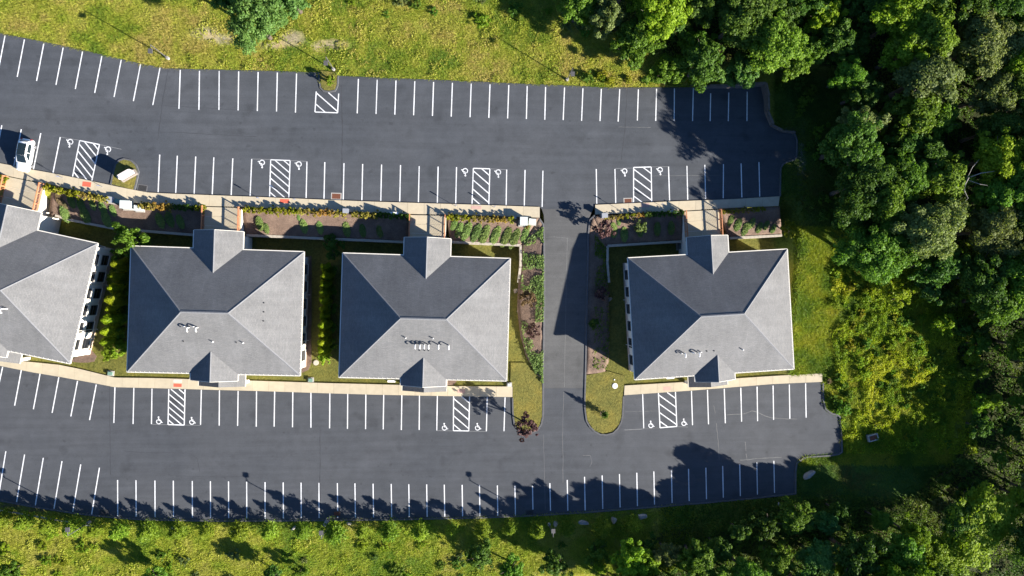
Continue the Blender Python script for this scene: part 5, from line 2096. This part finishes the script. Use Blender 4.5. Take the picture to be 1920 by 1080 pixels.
JUN = []
for sd_ in (1, 2, 3):
    V, F = juniper_mesh(sd_, 520)
    JUN.append([('foliage', np_mesh('foliage', V, F, 'leaf_juniper')), ('stem', MB().tube([(0, 0.2, -0.1), (0, -0.1, 0.25)], [0.05, 0.02], 5).mesh('stem', 'bark'))])


def bank_z(v0, v1, v):
    return ZB + (ZW - ZB) * min(1.0, max(0.0, (v - v0) / (v1 - v0)))


def juniper(label, u, v, v0, v1, s, rz, group, mat='leaf_juniper', stretch=1.0):
    z = bank_z(v0, v1, v)
    b = P(u, v, z)
    s *= 0.74
    o = copy_from(JUN[int(u) % 3], 'juniper', label, 'shrub', (b.x, b.y + 0.25, z + 0.08), rz, (s * 1.1, s * stretch, s), group, mat)
    o.rotation_euler = (math.atan((ZB - ZW) / ((v1 - v0) / 12.8)), 0, rz)


for i, (u, v, s, mt) in enumerate(((112, 375, 1.0, 'leaf_dry'), (121, 388, 0.8, 'leaf_dry'), (134, 378, 1.05, 'leaf_juniper'), (122, 401, 1.3, 'leaf_juniper'), (152, 385, 1.1, 'leaf_juniper'), (174, 386, 0.8, 'leaf_juniper'), (193, 392, 1.0, 'leaf_juniper'),
                                   (212, 396, 0.9, 'leaf_juniper'), (160, 404, 1.3, 'leaf_juniper'), (200, 412, 1.3, 'leaf_juniper'), (300, 414, 1.2, 'leaf_juniper'), (318, 412, 1.2, 'leaf_juniper'), (338, 416, 1.1, 'leaf_juniper'))):
    y0 = np.interp(u, [97, 180, 240, 300, 384], [347, 366, 380, 385, 387])
    y1 = np.interp(u, [92, 130, 215, 270, 384], [402, 412, 428, 433, 442])
    juniper('%s spreading juniper on the bank behind the leftmost house, %s from the left' % ('dry tan' if mt == 'leaf_dry' else 'green', ORD[i]), u, v, y0, y1, s, 0.2, 'junipers on the bank behind the leftmost house', mt)
for i, (u, v, s) in enumerate(((487, 420, 1.1), (500, 430, 0.8), (570, 425, 1.1), (600, 428, 1.0), (650, 430, 1.2), (680, 432, 1.1), (712, 434, 1.1), (560, 410, 0.5))):
    juniper('green juniper on the bank behind the middle gap, %s from the left' % ORD[i], u, v, 392, 448, s, 0.1, 'junipers on the bank behind the middle gap')
for i, (u, v, s) in enumerate(((853, 420, 0.9), (862, 432, 1.0), (876, 434, 1.25), (894, 437, 1.25), (910, 440, 1.3), (930, 442, 1.3), (950, 444, 1.35), (966, 447, 1.35), (985, 440, 1.1), (990, 425, 0.9))):
    juniper('green juniper fanned down the bank left of the driveway, %s from the left' % ORD[i], u, v, 405, 457, s, -0.42, 'junipers fanned down the bank left of the driveway', 'leaf_juniper', 1.25)
for i, (u, v, s) in enumerate(((1160, 416, 0.7), (1150, 432, 1.2), (1170, 440, 1.2), (1200, 432, 1.1), (1232, 430, 1.1), (1258, 428, 1.1))):
    juniper('green juniper on the shaded bank right of the driveway, %s from the left' % ORD[i], u, v, 403, 457, s, 0.1, 'junipers on the shaded bank right of the driveway')
for i, (u, v, s) in enumerate(((1370, 415, 0.9), (1384, 422, 1.1), (1398, 430, 1.1), (1410, 420, 0.9), (1424, 428, 0.9), (1437, 424, 0.8), (1450, 430, 0.8))):
    juniper('sparse juniper on the bank at the upper right, %s from the left' % ORD[i], u, v, 391, 444, s, -0.3, 'junipers on the bank at the upper right')


# creeping plants on the two driveway banks
def creeper(name, quads, dens, cols, lift):
    r = np.random.default_rng(len(quads) + 17)
    C = []
    for A, B, w in quads:
        n = int(dens * w)
        t, s = r.random(n), r.random(n)
        A_, B_ = np.array(A, float), np.array(B, float)
        q = (A_[0] * (1 - t)[:, None] + A_[1] * t[:, None]) * (1 - s)[:, None] + (B_[0] * (1 - t)[:, None] + B_[1] * t[:, None]) * s[:, None]
        for a in q:
            p = P(a[0], a[1], a[2] + lift * r.random())
            C.append((p.x, p.y, p.z))
    C = np.array(C)
    keep = lattice_noise(C[:, 0] + 60, C[:, 1] + 60, 5, 1.6) > 0.30
    C = C[keep]
    V, F = diamonds(C, np.array([0, 0, 1.0]) + r.normal(size=C.shape) * 0.5, 0.34 * r.uniform(0.6, 1.3, len(C)), 0.14, np.array([0.5, 1, 0.2]) + r.normal(size=C.shape) * 0.6, r)
    o = link(name, np_mesh(name, V, F, cols))
    tag(o, kind='stuff')
    return o


b4a = [(1019, 425, dv(425)), (1020, 470, dv(470)), (1020, 520, dv(520)), (1020, 560, dv(560)), (1019, 620, dv(620)), (1018.5, 680, dv(680)), (1018, 720, 0.05)]
b4b = [(984, 452, 2.0), (980, 475, 1.85), (980, 505, 1.5), (976, 545, 1.0), (976, 600, 0.5), (984, 655, 0.2), (1003, 698, 0.06)]


def lerp3(a, b, t):
    return tuple(np.array(a) * (1 - t) + np.array(b) * t)


Q = []
for i in range(6):
    Q.append(((b4a[i], b4a[i + 1]), (lerp3(b4a[i], b4b[i], 0.35), lerp3(b4a[i + 1], b4b[i + 1], 0.35)), 1.2))
    if i in (0, 1, 2, 4, 5):
        Q.append(((lerp3(b4a[i], b4b[i], 0.3), lerp3(b4a[i + 1], b4b[i + 1], 0.3)), (b4b[i], b4b[i + 1]), 1.0 if i != 3 else 0.3))
creeper('creeping_juniper', Q, 420, 'leaf_juniper', 0.35)
Q = []
b6a = [(1104, 425, dv(425)), (1103, 480, dv(480)), (1102, 540, dv(540)), (1100, 600, dv(600)), (1099, 660, dv(660)), (1098.5, 694, dv(694))]
b6b = [(1137, 465, 1.9), (1138, 490, 1.6), (1140, 535, 1.0), (1142, 590, 0.5), (1143, 645, 0.22), (1138, 692, 0.06)]
for i in range(5):
    Q.append(((lerp3(b6a[i], b6b[i], 0.35), lerp3(b6a[i + 1], b6b[i + 1], 0.35)), (b6b[i], b6b[i + 1]), 0.9 if i < 2 else 0.5))
creeper('creeping_juniper', Q, 360, 'leaf_mid', 0.25)

# ---- purple and bronze shrubs, small specimen trees
SPEC = []
for sd_, R_, Hc_, nc, nl in ((61, 1.7, 1.4, 34, 60), (62, 1.3, 1.1, 26, 50), (63, 1.1, 0.95, 22, 46)):
    V, F = crown_leaves(sd_, R_, Hc_, nc, nl, 0.20)
    cz = Hc_ * 0.95 + (0.9 if R_ > 1.5 else 0.15)
    m = MB()
    m.tube([(0, 0, -0.2), (0.02, 0, cz)], [0.10, 0.04], 6)
    for k in range(5):
        a = k * 1.26
        m.tube([(0, 0, cz * 0.4), (math.cos(a) * R_ * 0.5, math.sin(a) * R_ * 0.5, cz + 0.2)], [0.05, 0.015], 5)
    SPEC.append(([('crown', np_mesh('crown', V + np.array([0, 0, cz]), F, 'leaf_purple')), ('trunk', m.mesh('trunk', 'bark'))], cz))


def specimen(name, label, u, v, k, s, mat, zb, cat='shrub'):
    parts, cz = SPEC[k]
    b = P(u, v, zb + cz * s)
    copy_from(parts, name, label, cat, (b.x, b.y, zb), u, s, None, mat)


specimen('purple_plum', 'round purple-leaved tree at the end of the grass tongue left of the driveway', 985, 798, 0, 1.32, 'leaf_purple', 0.08, 'tree')
specimen('purple_plum', 'purple-leaved tree at the corner of the walk right of the driveway', 1131, 430, 0, 1.05, 'leaf_purple', 2.6, 'tree')
specimen('bronze_shrub', 'bronze rounded shrub on the left driveway bank, upper of two', 991, 560, 1, 1.25, 'leaf_bronze', 0.9)
specimen('bronze_shrub', 'reddish bronze shrub on the left driveway bank, lower of two', 999, 618, 1, 1.15, 'leaf_purple', 0.5)
specimen('dark_shrub', 'dark shrub in the shade right of the driveway, upper of two', 1128, 548, 2, 1.2, 'leaf_purple', 0.8)
specimen('dark_shrub', 'dark shrub in the shade right of the driveway, lower of two', 1115, 606, 2, 1.0, 'leaf_dark', 0.5)
specimen('grey_shrub', 'wispy grey shrub on the shaded bank above the court of the rightmost house', 1199, 425, 2, 1.15, 'leaf_grey', 2.4)
specimen('yellow_shrub', 'yellow-green bushy shrub at the right end of the short pale wall', 1480, 432, 1, 1.25, 'leaf_yellowgreen', 2.2)
specimen('gold_tuft', 'tiny golden shrub below the white cabinet near the driveway', 989.5, 425.5, 2, 0.38, 'leaf_gold', 2.9)
specimen('low_shrub', 'low lime shrub at the foot of the thujas beside the second house', 222, 655, 1, 1.2, 'leaf_lime', -0.05)
specimen('low_shrub', 'lime ground shrub between thujas and the second house corner', 205, 660, 2, 1.3, 'leaf_lime', -0.05)
specimen('low_shrub', 'lime shrub at the corner of the second house lawn', 234, 652, 2, 1.2, 'leaf_lime', -0.05)
specimen('low_shrub', 'low lime shrub below the second row of thujas', 612, 671, 2, 1.1, 'leaf_lime', -0.05)
specimen('low_shrub', 'low lime shrub beside the manhole cover below the thujas', 602, 670, 2, 0.8, 'leaf_lime', -0.05)
for i, (u, v, s) in enumerate(((225, 520, 1.5), (226, 555, 1.5), (222, 590, 1.5), (218, 625, 1.4), (228, 485, 1.5))):
    specimen('shade_shrub', 'dark shrub in the shade beside the second house, %s in the strip' % ORD[i], u, v, 1, s, 'leaf_mid', -0.3)
for i, (u, v, s) in enumerate(((618, 510, 1.0), (620, 545, 1.0), (618, 580, 1.0), (619, 615, 1.0), (617, 645, 1.0))):
    specimen('shade_shrub', 'dark shrub in the shade beside the third house, %s in the strip' % ORD[i], u, v, 1, s, 'leaf_mid', -0.3)
# slim young tree in the mulch ring
t = copy_from(PINES[1], 'slim_tree', 'slim young tree in a mulch ring on the grass tongue right of the driveway', 'tree', P(1131, 775, 0.08), 0.4, (0.42, 0.42, 0.66), None, 'leaf_dark')
# round tree behind the first houses
broad_tree('round green tree in the court between the first two houses', 238, 445, 0, 1.12, 'leaf_mid', None, 'broadleaf_tree', 1.45)
broad_tree('dark tree in full shade behind the gap between second and third house', 622, 462, 0, 0.8, 'leaf_dark')
broad_tree('small bush on the grass spur in the top row of bays', 617, 150, 0, 0.36, 'leaf_lime', cat='shrub', name='spur_bush')

# ---- meadow and woodland trees that stand out
broad_tree('big blue-green tree at the top edge of the meadow', 470, 25, 5, 0.86, 'leaf_blue')
broad_tree('blue-green tree cut by the top edge, left of the big meadow tree', 425, -14, 3, 0.8, 'leaf_blue')
broad_tree('blue-green tree cut by the top edge, right of the big meadow tree', 540, -18, 3, 0.85, 'leaf_blue')
for a in (('dark tree at the left corner of the wood, cut by the top edge', 1090, 2, 3, 0.85, 'leaf_mid'), ('lit green tree at the edge of the wood above the upper lot', 1195, 72, 3, 0.95, 'leaf_mid'),
          ('tree with yellowish crown at the top edge above the right half of the upper lot', 1245, 12, 4, 0.9, 'leaf_lime'), ('lit green tree jutting over the meadow near the timber wall', 1258, 125, 8, 0.85, 'leaf_mid'),
          ('dark green tree overhanging the timber wall', 1322, 112, 3, 0.95, 'leaf_dark'), ('dark blue-green tree overhanging the corner of the upper lot', 1395, 128, 8, 0.9, 'leaf_blue'),
          ('mid green tree right above the timber wall corner', 1462, 75, 4, 0.95, 'leaf_mid'), ('dark tall tree cut by the top edge above the wall corner', 1400, 20, 5, 0.95, 'leaf_dark'),
          ('bright green broad tree at the edge of the wood, right of the rightmost house', 1645, 468, 5, 0.98, 'leaf_mid', None, 'broadleaf_tree', 0.84), ('lime round tree below the bright broad tree', 1692, 550, 0, 1.05, 'leaf_lime'),
          ('small lime tree at the foot of the wood on the right', 1776, 607, 0, 0.85, 'leaf_lime'), ('large grey-green crown at the top right corner', 1862, 72, 6, 0.9, 'leaf_grey'),
          ('lit lime crown left of the grey-green corner crown', 1722, 85, 4, 0.9, 'leaf_lime'), ('grey-green crown near the right edge, upper third', 1880, 170, 4, 0.85, 'leaf_grey'),
          ('broad pale crown at the right edge, mid height', 1880, 430, 6, 0.85, 'leaf_grey'), ('lime crown at the right edge above the pale crown', 1895, 290, 4, 0.95, 'leaf_lime'),
          ('feathery lime tree at the bottom right corner', 1850, 985, 6, 1.15, 'leaf_lime', None, 'broadleaf_tree', 0.5), ('lime tree cut by the bottom edge, right part', 1770, 1040, 5, 0.9, 'leaf_lime', None, 'broadleaf_tree', 0.6),
          ('green tree below the right end of the lower lot', 1496, 972, 3, 0.72, 'leaf_mid'), ('green tree cut by the bottom edge below the right lot end', 1462, 1055, 3, 0.75, 'leaf_mid'),
          ('bluish green tree cut by the bottom edge, right of centre', 1540, 1052, 3, 0.75, 'leaf_blue'), ('dark tree whose shadow reaches far into the lower lot', 1392, 1000, 8, 0.62, 'leaf_dark'),
          ('dark tree between the far-reaching shadow tree and the boulder lawn', 1440, 985, 1, 1.05, 'leaf_dark'), ('green crown cut by the bottom edge under the driveway', 1312, 1055, 3, 0.8, 'leaf_mid'),
          ('dark broad tree right of the gravel path by the timber wall', 1632, 345, 6, 0.86, 'leaf_dark'), ('tall dark tree behind the shaded grass at the upper right', 1612, 268, 4, 0.95, 'leaf_dark')):
    broad_tree(*a)

# ---- the wood itself
SUNNY = [[(1030, 700), (1480, 470), (1560, 470), (1670, 560), (1730, 680), (1720, 790), (1590, 815), (1500, 840), (1300, 862), (1160, 880), (1030, 900)],
         [(1100, 150), (1225, 165), (1310, 215), (1345, 290), (1395, 385), (1110, 390)], [(1150, 480), (1480, 400), (1490, 700), (1150, 720)],
         [(600, 700), (1160, 700), (1160, 900), (600, 900)]]


def shades(p, z, hh):
    for t_, q_ in ((0.6, 0), (0.75, 2.6), (0.75, -2.6), (0.75, 0), (0.85, 2.2), (0.85, -2.2), (1.0, 0)):
        d_ = hh * t_ / math.tan(SUN_EL)
        x_, y_ = p.x - SUN_XY.x * d_ - SUN_XY.y * q_, p.y - SUN_XY.y * d_ + SUN_XY.x * q_
        a_, b_ = to_px(x_, y_, 0.5)
        for poly in SUNNY:
            if bool(in_poly(np.array([a_]), np.array([b_]), poly)[0]):
                return True
    return False


taken = []
for o in bpy.data.objects:
    if o.name.startswith('broadleaf_tree'):
        taken.append((o.location.x, o.location.y, 3.6))
rr = random.Random(23)
tries = 0
cnt = 0
while tries < 9000:
    tries += 1
    u, v = rr.uniform(1060, 2080), rr.uniform(-70, 1150)
    if not bool(in_poly(np.array([u]), np.array([v]), FOREST)[0]):
        continue
    if u > 1790 and v > 1030:
        continue
    low = (v > 540 and v < 900 and u < 1850)
    if low:
        k = rr.choice([0, 1, 2, 8])
        s = rr.uniform(0.75, 1.0)
    elif u > 1650:
        k = rr.choice([4, 5, 6, 7, 3])
        s = rr.uniform(0.85, 1.12)
    else:
        k = rr.choice([2, 3, 7, 8])
        s = rr.uniform(0.7, 1.0)
    cm, tm, R_, hh, cz = BROAD[k]
    p = P(u, v, cz * s)
    rad = R_ * s * 0.60
    if any((p.x - a) ** 2 + (p.y - b) ** 2 < (rad + r2 * 0.70) ** 2 for a, b, r2 in taken):
        continue
    while s > 0.45 and shades(p, 0, hh * s):
        s *= 0.9
    if s <= 0.45:
        k, s = rr.choice([0, 1]), rr.uniform(0.6, 0.95)
        if u < 1830 and shades(p, 0, BROAD[k][3] * s):
            continue
        cm, tm, R_, hh, cz = BROAD[k]
        rad = R_ * s * 0.66
    taken.append((p.x, p.y, rad))
    mt = rr.choices(['leaf_dark', 'leaf_mid', 'leaf_lime', 'leaf_grey', 'leaf_blue'], [6, 5.5, 1.8, 1.3, 0.4])[0]
    tone = {'leaf_dark': 'dark green', 'leaf_mid': 'green', 'leaf_lime': 'yellow-green', 'leaf_grey': 'grey-green', 'leaf_blue': 'bluish green'}[mt]
    zone = 'wood above the upper lot' if (v < 180 and u < 1560) else ('lower right wood' if v > 880 else ('thin middle right wood' if low else 'tall right-hand wood'))
    size = 'tall' if hh * s > 10.5 else 'lower'
    lab = '%s %s tree in the %s' % (size, tone, zone)
    broad_tree(lab, u, v, k, s, mt, lab + 's', base=None)
    cnt += 1
print('wood trees', cnt)


# dead branch lying over the crowns at the right
def dead_branch():
    b = P(1780, 345, 9.0)
    t = thing('dead_tree', 'bare pale dead tree reaching over the dark gap at the right', 'tree', (b.x, b.y, gz(b.x, b.y)), 0)
    h_ = 9.0
    MB().tube([(0, 0, -0.3), (0.3, 0.2, 5), (0.5, 0.4, h_)], [0.16, 0.11, 0.07], 7).build('trunk', 'bark_pale', t)
    br = MB()
    br.tube([(0.5, 0.4, h_), (-0.6, -0.6, h_ + 0.8), (-0.8, -1.6, h_ + 0.9), (-0.2, -2.6, h_ + 0.8), (-0.9, -3.4, h_ + 0.5)], [0.07, 0.06, 0.05, 0.035, 0.02], 6)
    br.tube([(0.4, 0.3, h_ - 1), (2.0, 1.0, h_ + 0.4), (3.6, 1.2, h_ + 0.9)], [0.08, 0.06, 0.02], 6)
    br.tube([(0.4, 0.3, h_ - 0.6), (1.6, -0.6, h_ + 0.7), (2.6, -0.8, h_ + 0.9)], [0.06, 0.04, 0.015], 6)
    br.tube([(0.5, 0.4, h_ - 0.3), (0.6, 1.8, h_ + 0.6), (1.4, 2.8, h_ + 0.8)], [0.06, 0.04, 0.015], 6)
    br.build('branch', 'bark_pale', t)


dead_branch()

# ---- bushes on the slope right of the last house and in the lower meadow
BUSH = []
for sd_, R_, Hc_ in ((81, 1.2, 0.8), (82, 1.5, 1.0), (83, 0.9, 0.7)):
    V, F = crown_leaves(sd_, R_, Hc_, 26, 44, 0.22)
    BUSH.append([('foliage', np_mesh('foliage', V + np.array([0, 0, Hc_ * 0.75]), F, 'leaf_lime')), ('stem', MB().tube([(0, 0, -0.2), (0.05, 0, Hc_)], [0.05, 0.02], 5).mesh('stem', 'bark'))])
rr = random.Random(5)
ZONES = [('on the upper half of the sunny slope', [(1560, 470), (1640, 540), (1740, 600), (1770, 650), (1580, 650), (1560, 600)], 48, ['leaf_lime', 'leaf_yellowgreen', 'leaf_lime', 'leaf_mid', 'leaf_lime']),
         ('on the lower half of the sunny slope', [(1600, 655), (1775, 655), (1800, 740), (1800, 830), (1690, 840), (1690, 760), (1620, 720)], 52, ['leaf_lime', 'leaf_mid', 'leaf_lime', 'leaf_mid', 'leaf_yellowgreen']),
         ('behind the right end kerb', [(1548, 700), (1590, 690), (1600, 760), (1565, 772), (1552, 760)], 8, ['leaf_mid', 'leaf_dry', 'leaf_mid']),
         ('in the meadow at the lower left', [(-10, 990), (200, 1000), (200, 1090), (-10, 1090)], 11, ['leaf_lime', 'leaf_lime', 'leaf_yellowgreen']),
         ('in the bottom meadow left of centre', [(200, 1010), (700, 1012), (700, 1090), (200, 1090)], 9, ['leaf_lime', 'leaf_mid', 'leaf_grey']),
         ('in the bottom centre meadow', [(700, 1012), (1000, 1005), (1240, 985), (1240, 1090), (700, 1090)], 26, ['leaf_mid', 'leaf_mid', 'leaf_lime', 'leaf_grey', 'leaf_dark']),
         ('in the upper meadow', [(560, -10), (1060, -10), (1120, 100), (1000, 60), (700, 30)], 16, ['leaf_lime', 'leaf_mid', 'leaf_grey']),
         ('fringing the upper lot near the wood', [(1070, 140), (1300, 140), (1300, 158), (1070, 155)], 20, ['leaf_lime', 'leaf_mid', 'leaf_yellowgreen']),
         ('in the shade behind the timber wall', [(1446, 150), (1560, 140), (1600, 300), (1560, 420), (1500, 440), (1515, 330), (1505, 250)], 34, ['leaf_mid', 'leaf_dark', 'leaf_mid'])]
for where, poly, n, mats in ZONES:
    us_ = [p[0] for p in poly]
    vs_ = [p[1] for p in poly]
    made = 0
    while made < n:
        u, v = rr.uniform(min(us_), max(us_)), rr.uniform(min(vs_), max(vs_))
        if not bool(in_poly(np.array([u]), np.array([v]), poly)[0]):
            continue
        mt = rr.choice(mats)
        b = PG(u, v)
        tone = {'leaf_lime': 'lime', 'leaf_yellowgreen': 'yellowish', 'leaf_mid': 'green', 'leaf_grey': 'grey-green', 'leaf_dark': 'dark', 'leaf_dry': 'brownish'}[mt]
        lab = '%s wild bush %s' % (tone, where)
        k_ = rr.randrange(3)
        sc_ = rr.uniform(0.6, 1.15) * (0.7 if 'fringing' in where or 'slope' in where else 0.9)
        copy_from(BUSH[k_], 'wild_bush', lab, 'bush', b, rr.uniform(0, 6), (sc_, sc_, sc_ * (0.6 if 'meadow' in where else 0.85)), lab, mt)
        made += 1
# a few lone trees in the lower meadow, seen mostly by their long shadows
for i, (u, v, k, s, mt) in enumerate(((10, 1078, 1, 0.8, 'leaf_mid'), (285, 1085, 0, 0.9, 'leaf_mid'), (505, 1085, 1, 0.75, 'leaf_dark'), (560, 1075, 0, 0.6, 'leaf_mid'), (900, 1045, 1, 0.95, 'leaf_dark'), (960, 1075, 1, 0.9, 'leaf_mid'), (1040, 1060, 1, 0.9, 'leaf_dark'),
                                      (1120, 1040, 0, 0.9, 'leaf_mid'), (1215, 1035, 1, 0.8, 'leaf_dark'))):
    broad_tree('lone leafy tree in the bottom meadow, %s from the left' % ORD[i], u, v, k, s, mt, 'lone trees in the bottom meadow')

# tell look-alikes apart by their order in the photograph
fam = {}
for o in bpy.data.objects:
    if o.parent is None and 'label' in o and (o.name.startswith('broadleaf_tree') or o.name.startswith('wild_bush')):
        fam.setdefault(o['label'], []).append(o)
for lab, os_ in fam.items():
    if len(os_) < 2:
        continue
    bush = os_[0].name.startswith('wild_bush')
    key = (lambda o: o.location.x) if bush else (lambda o: -o.location.y)
    for i, o in enumerate(sorted(os_, key=key)):
        if i < len(ORD) and len(('%s %s' % (lab, ORD[i])).split()) < 14:
            o['label'] = '%s, %s from the %s' % (lab, ORD[i], 'left' if bush else 'top')

# ------------------------------------------------------------------ grass and weeds
BLD = [[(-148, 386), (178, 455), (135, 683), (-191, 614)], [(243.5, 461.5), (568, 472.5), (564, 704), (241, 697)], [(642, 475), (957, 485), (949, 714), (637, 707)], [(1178, 484.5), (1478, 467), (1486, 692), (1190, 711)]]
WK = [WALK_L_TOP + WALK_L_BOT[::-1], WALK_R_TOP + WALK_R_BOT[::-1], LWALK_TOP + LOW_L_TOP[::-1], RWALK_TOP + LOW_R_TOP[::-1]]
BK = [[(92, 347), (1012, 408), (1021, 440), (1018, 700), (985, 690), (968, 540), (976, 460), (92, 402)], [(1105, 404), (1462, 386), (1466, 442), (1138, 461), (1143, 650), (1134, 698), (1098, 702)]]


def meadow(n, name, box, region, hmin, hmax, wmin, wmax, pal, blades, seed, clump=0.0):
    r = np.random.default_rng(seed)
    a_, b_ = P(box[0], box[3], 0), P(box[2], box[1], 0)
    X = r.uniform(a_.x, b_.x, n)
    Y = r.uniform(a_.y, b_.y, n)
    Z = ground_z(X, Y)
    u, v = to_px(X, Y, Z)
    keep = region(u, v)
    for poly in [UPPER, LOWER, DRIVE] + WK + BK:
        keep &= ~in_poly(u, v, poly)
    for cu, cv, ru, rv in ((385, 62, 24, 12), (420, 74, 26, 9), (548, 72, 22, 14), (512, 86, 22, 7), (620, 84, 32, 9)):
        keep &= ~((blob(u, v, cu, cv, ru, rv) > 0.22) & (r.random(n) < 0.9))
    if clump > 0:
        keep &= lattice_noise(X + 200, Y + 200, seed + 1, 2.3) * 0.6 + lattice_noise(X + 200, Y + 200, seed + 2, 0.8) * 0.4 > clump
    X, Y, Z = X[keep], Y[keep], Z[keep]
    m = len(X)
    mott = 0.55 * lattice_noise(X + 300, Y + 300, seed + 3, 4.5) + 0.45 * lattice_noise(X + 300, Y + 300, seed + 4, 1.3)
    mott = np.clip(0.5 + (mott - 0.5) * 1.7 + r.normal(size=m) * 0.12, 0, 1)
    pal = np.array(pal, float)
    idx_ = mott * (len(pal) - 1)
    i0 = np.clip(np.floor(idx_).astype(int), 0, len(pal) - 2)
    fr = (idx_ - i0)[:, None]
    col = pal[i0] * (1 - fr) + pal[i0 + 1] * fr
    col *= r.uniform(0.75, 1.25, (m, 1))
    hh_ = r.uniform(hmin, hmax, m) * (0.6 + 0.8 * lattice_noise(X + 100, Y + 100, seed + 5, 3.0))
    B = np.repeat(np.stack([X, Y, Z], -1), blades, 0)
    h_ = np.repeat(hh_, blades) * r.uniform(0.6, 1.2, m * blades)
    a = r.random(m * blades) * 6.283
    d = np.stack([np.cos(a), np.sin(a), np.zeros_like(a)], -1)
    s = np.stack([-np.sin(a), np.cos(a), np.zeros_like(a)], -1)
    w = r.uniform(wmin, wmax, m * blades)[:, None]
    B = B + d * r.uniform(0, 0.12, (m * blades, 1))
    tip = B + d * (h_ * r.uniform(0.7, 1.8, m * blades))[:, None]
    tip[:, 2] += h_ * 0.75
    V = np.stack([B - s * w / 2, B + s * w / 2, tip], 1).reshape(-1, 3)
    V[:, 2] -= 0.02
    F = np.arange(len(V)).reshape(-1, 3)
    cols = np.repeat(col, blades * 3, 0)
    o = link(name, np_mesh(name, V, F, 'grass_blades', cols))
    tag(o, kind='stuff')
    print(name, m * blades)
    return o


PAL_N = [(0.120, 0.195, 0.022), (0.215, 0.275, 0.028), (0.305, 0.325, 0.042), (0.38, 0.36, 0.068), (0.37, 0.30, 0.085)]
PAL_S = [(0.120, 0.210, 0.020), (0.225, 0.295, 0.026), (0.325, 0.345, 0.038), (0.39, 0.37, 0.080)]
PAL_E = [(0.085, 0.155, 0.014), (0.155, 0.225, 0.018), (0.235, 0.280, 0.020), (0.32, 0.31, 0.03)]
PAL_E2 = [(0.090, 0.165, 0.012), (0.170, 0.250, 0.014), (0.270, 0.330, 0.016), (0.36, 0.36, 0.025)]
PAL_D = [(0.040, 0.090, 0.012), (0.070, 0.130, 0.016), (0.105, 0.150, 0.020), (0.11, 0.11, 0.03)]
PAL_L = [(0.085, 0.100, 0.020), (0.140, 0.136, 0.028), (0.195, 0.168, 0.045)]
meadow(95000, 'meadow_grass', (-40, -30, 1340, 175), lambda u, v: (v < 170) & (u < 1330) & ~in_poly(u, v, FOREST), 0.16, 0.36, 0.045, 0.10, PAL_N, 4, 101)
meadow(75000, 'lower_meadow_grass', (-40, 935, 1310, 1110), lambda u, v: (v > 940) & (u < 1300), 0.15, 0.34, 0.045, 0.10, PAL_S, 4, 131)
meadow(60000, 'slope_grass', (1478, 420, 1800, 875), lambda u, v: (u > 1480) & (v > 425) & (v < 870) & (u < 1790), 0.16, 0.42, 0.05, 0.11, PAL_E, 4, 151)
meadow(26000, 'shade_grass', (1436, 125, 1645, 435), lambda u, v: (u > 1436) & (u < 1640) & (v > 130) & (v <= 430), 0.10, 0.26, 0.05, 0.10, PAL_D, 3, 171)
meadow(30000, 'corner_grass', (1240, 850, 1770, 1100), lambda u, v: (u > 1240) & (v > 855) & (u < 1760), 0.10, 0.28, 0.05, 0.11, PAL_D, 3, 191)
meadow(110000, 'lawn_grass', (130, 640, 1550, 830), lambda u, v: (v > 640) & (v < 830) & (u < 1550) & ~np.any([in_poly(u, v, b) for b in BLD], 0), 0.04, 0.09, 0.03, 0.06, PAL_L, 3, 211)


def weeds(name, box, poly, n, leaf, pal, seed, hgt, thr):
    """leafy ground cover seen as one mass"""
    r = np.random.default_rng(seed)
    a_, b_ = P(box[0], box[3], 0), P(box[2], box[1], 0)
    X = r.uniform(a_.x, b_.x, n)
    Y = r.uniform(a_.y, b_.y, n)
    Z = ground_z(X, Y)
    u, v = to_px(X, Y, Z)
    keep = poly(u, v)
    for p in [UPPER, LOWER, DRIVE] + WK + BK:
        keep &= ~in_poly(u, v, p)
    nz_ = lattice_noise(X + 50, Y + 50, seed, 1.5) * 0.6 + lattice_noise(X + 50, Y + 50, seed + 9, 0.6) * 0.4
    keep &= nz_ > thr
    X, Y, Z, nz_ = X[keep], Y[keep], Z[keep], nz_[keep]
    m = len(X)
    C = np.stack([X, Y, Z + hgt * (nz_ - thr) / (1 - thr) * r.uniform(0.5, 1.0, m) + 0.05], -1)
    V, F = diamonds(C, np.array([0, 0, 1.0]) + r.normal(size=(m, 3)) * 0.6, leaf * r.uniform(0.6, 1.4, m), leaf * 0.7, None, r)
    mott = np.clip(lattice_noise(X + 80, Y + 80, seed + 2, 3.5) + r.normal(size=m) * 0.15, 0, 0.999)
    pal = np.array(pal, float)
    i0 = np.clip((mott * (len(pal) - 1)).astype(int), 0, len(pal) - 2)
    fr = (mott * (len(pal) - 1) - i0)[:, None]
    col = (pal[i0] * (1 - fr) + pal[i0 + 1] * fr) * r.uniform(0.7, 1.3, (m, 1))
    o = link(name, np_mesh(name, V, F, 'grass_blades', np.repeat(col, 4, 0)))
    tag(o, kind='stuff')
    print(name, m)


weeds('meadow_weeds', (340, -30, 1310, 170), lambda u, v: (v < 165) & (u < 1300) & (u > 350), 60000, 0.20, PAL_N, 301, 0.5, 0.55)
weeds('lower_meadow_weeds', (-40, 975, 1310, 1110), lambda u, v: (v > 982) & (u < 1300), 60000, 0.20, PAL_S, 311, 0.5, 0.56)
weeds('slope_weeds', (1540, 440, 1830, 870), lambda u, v: (u > 1535 + 70 * lattice_noise(u, v, 77, 45)) & (v > 450) & (v < 850), 95000, 0.22, PAL_E2, 321, 1.1, 0.34)
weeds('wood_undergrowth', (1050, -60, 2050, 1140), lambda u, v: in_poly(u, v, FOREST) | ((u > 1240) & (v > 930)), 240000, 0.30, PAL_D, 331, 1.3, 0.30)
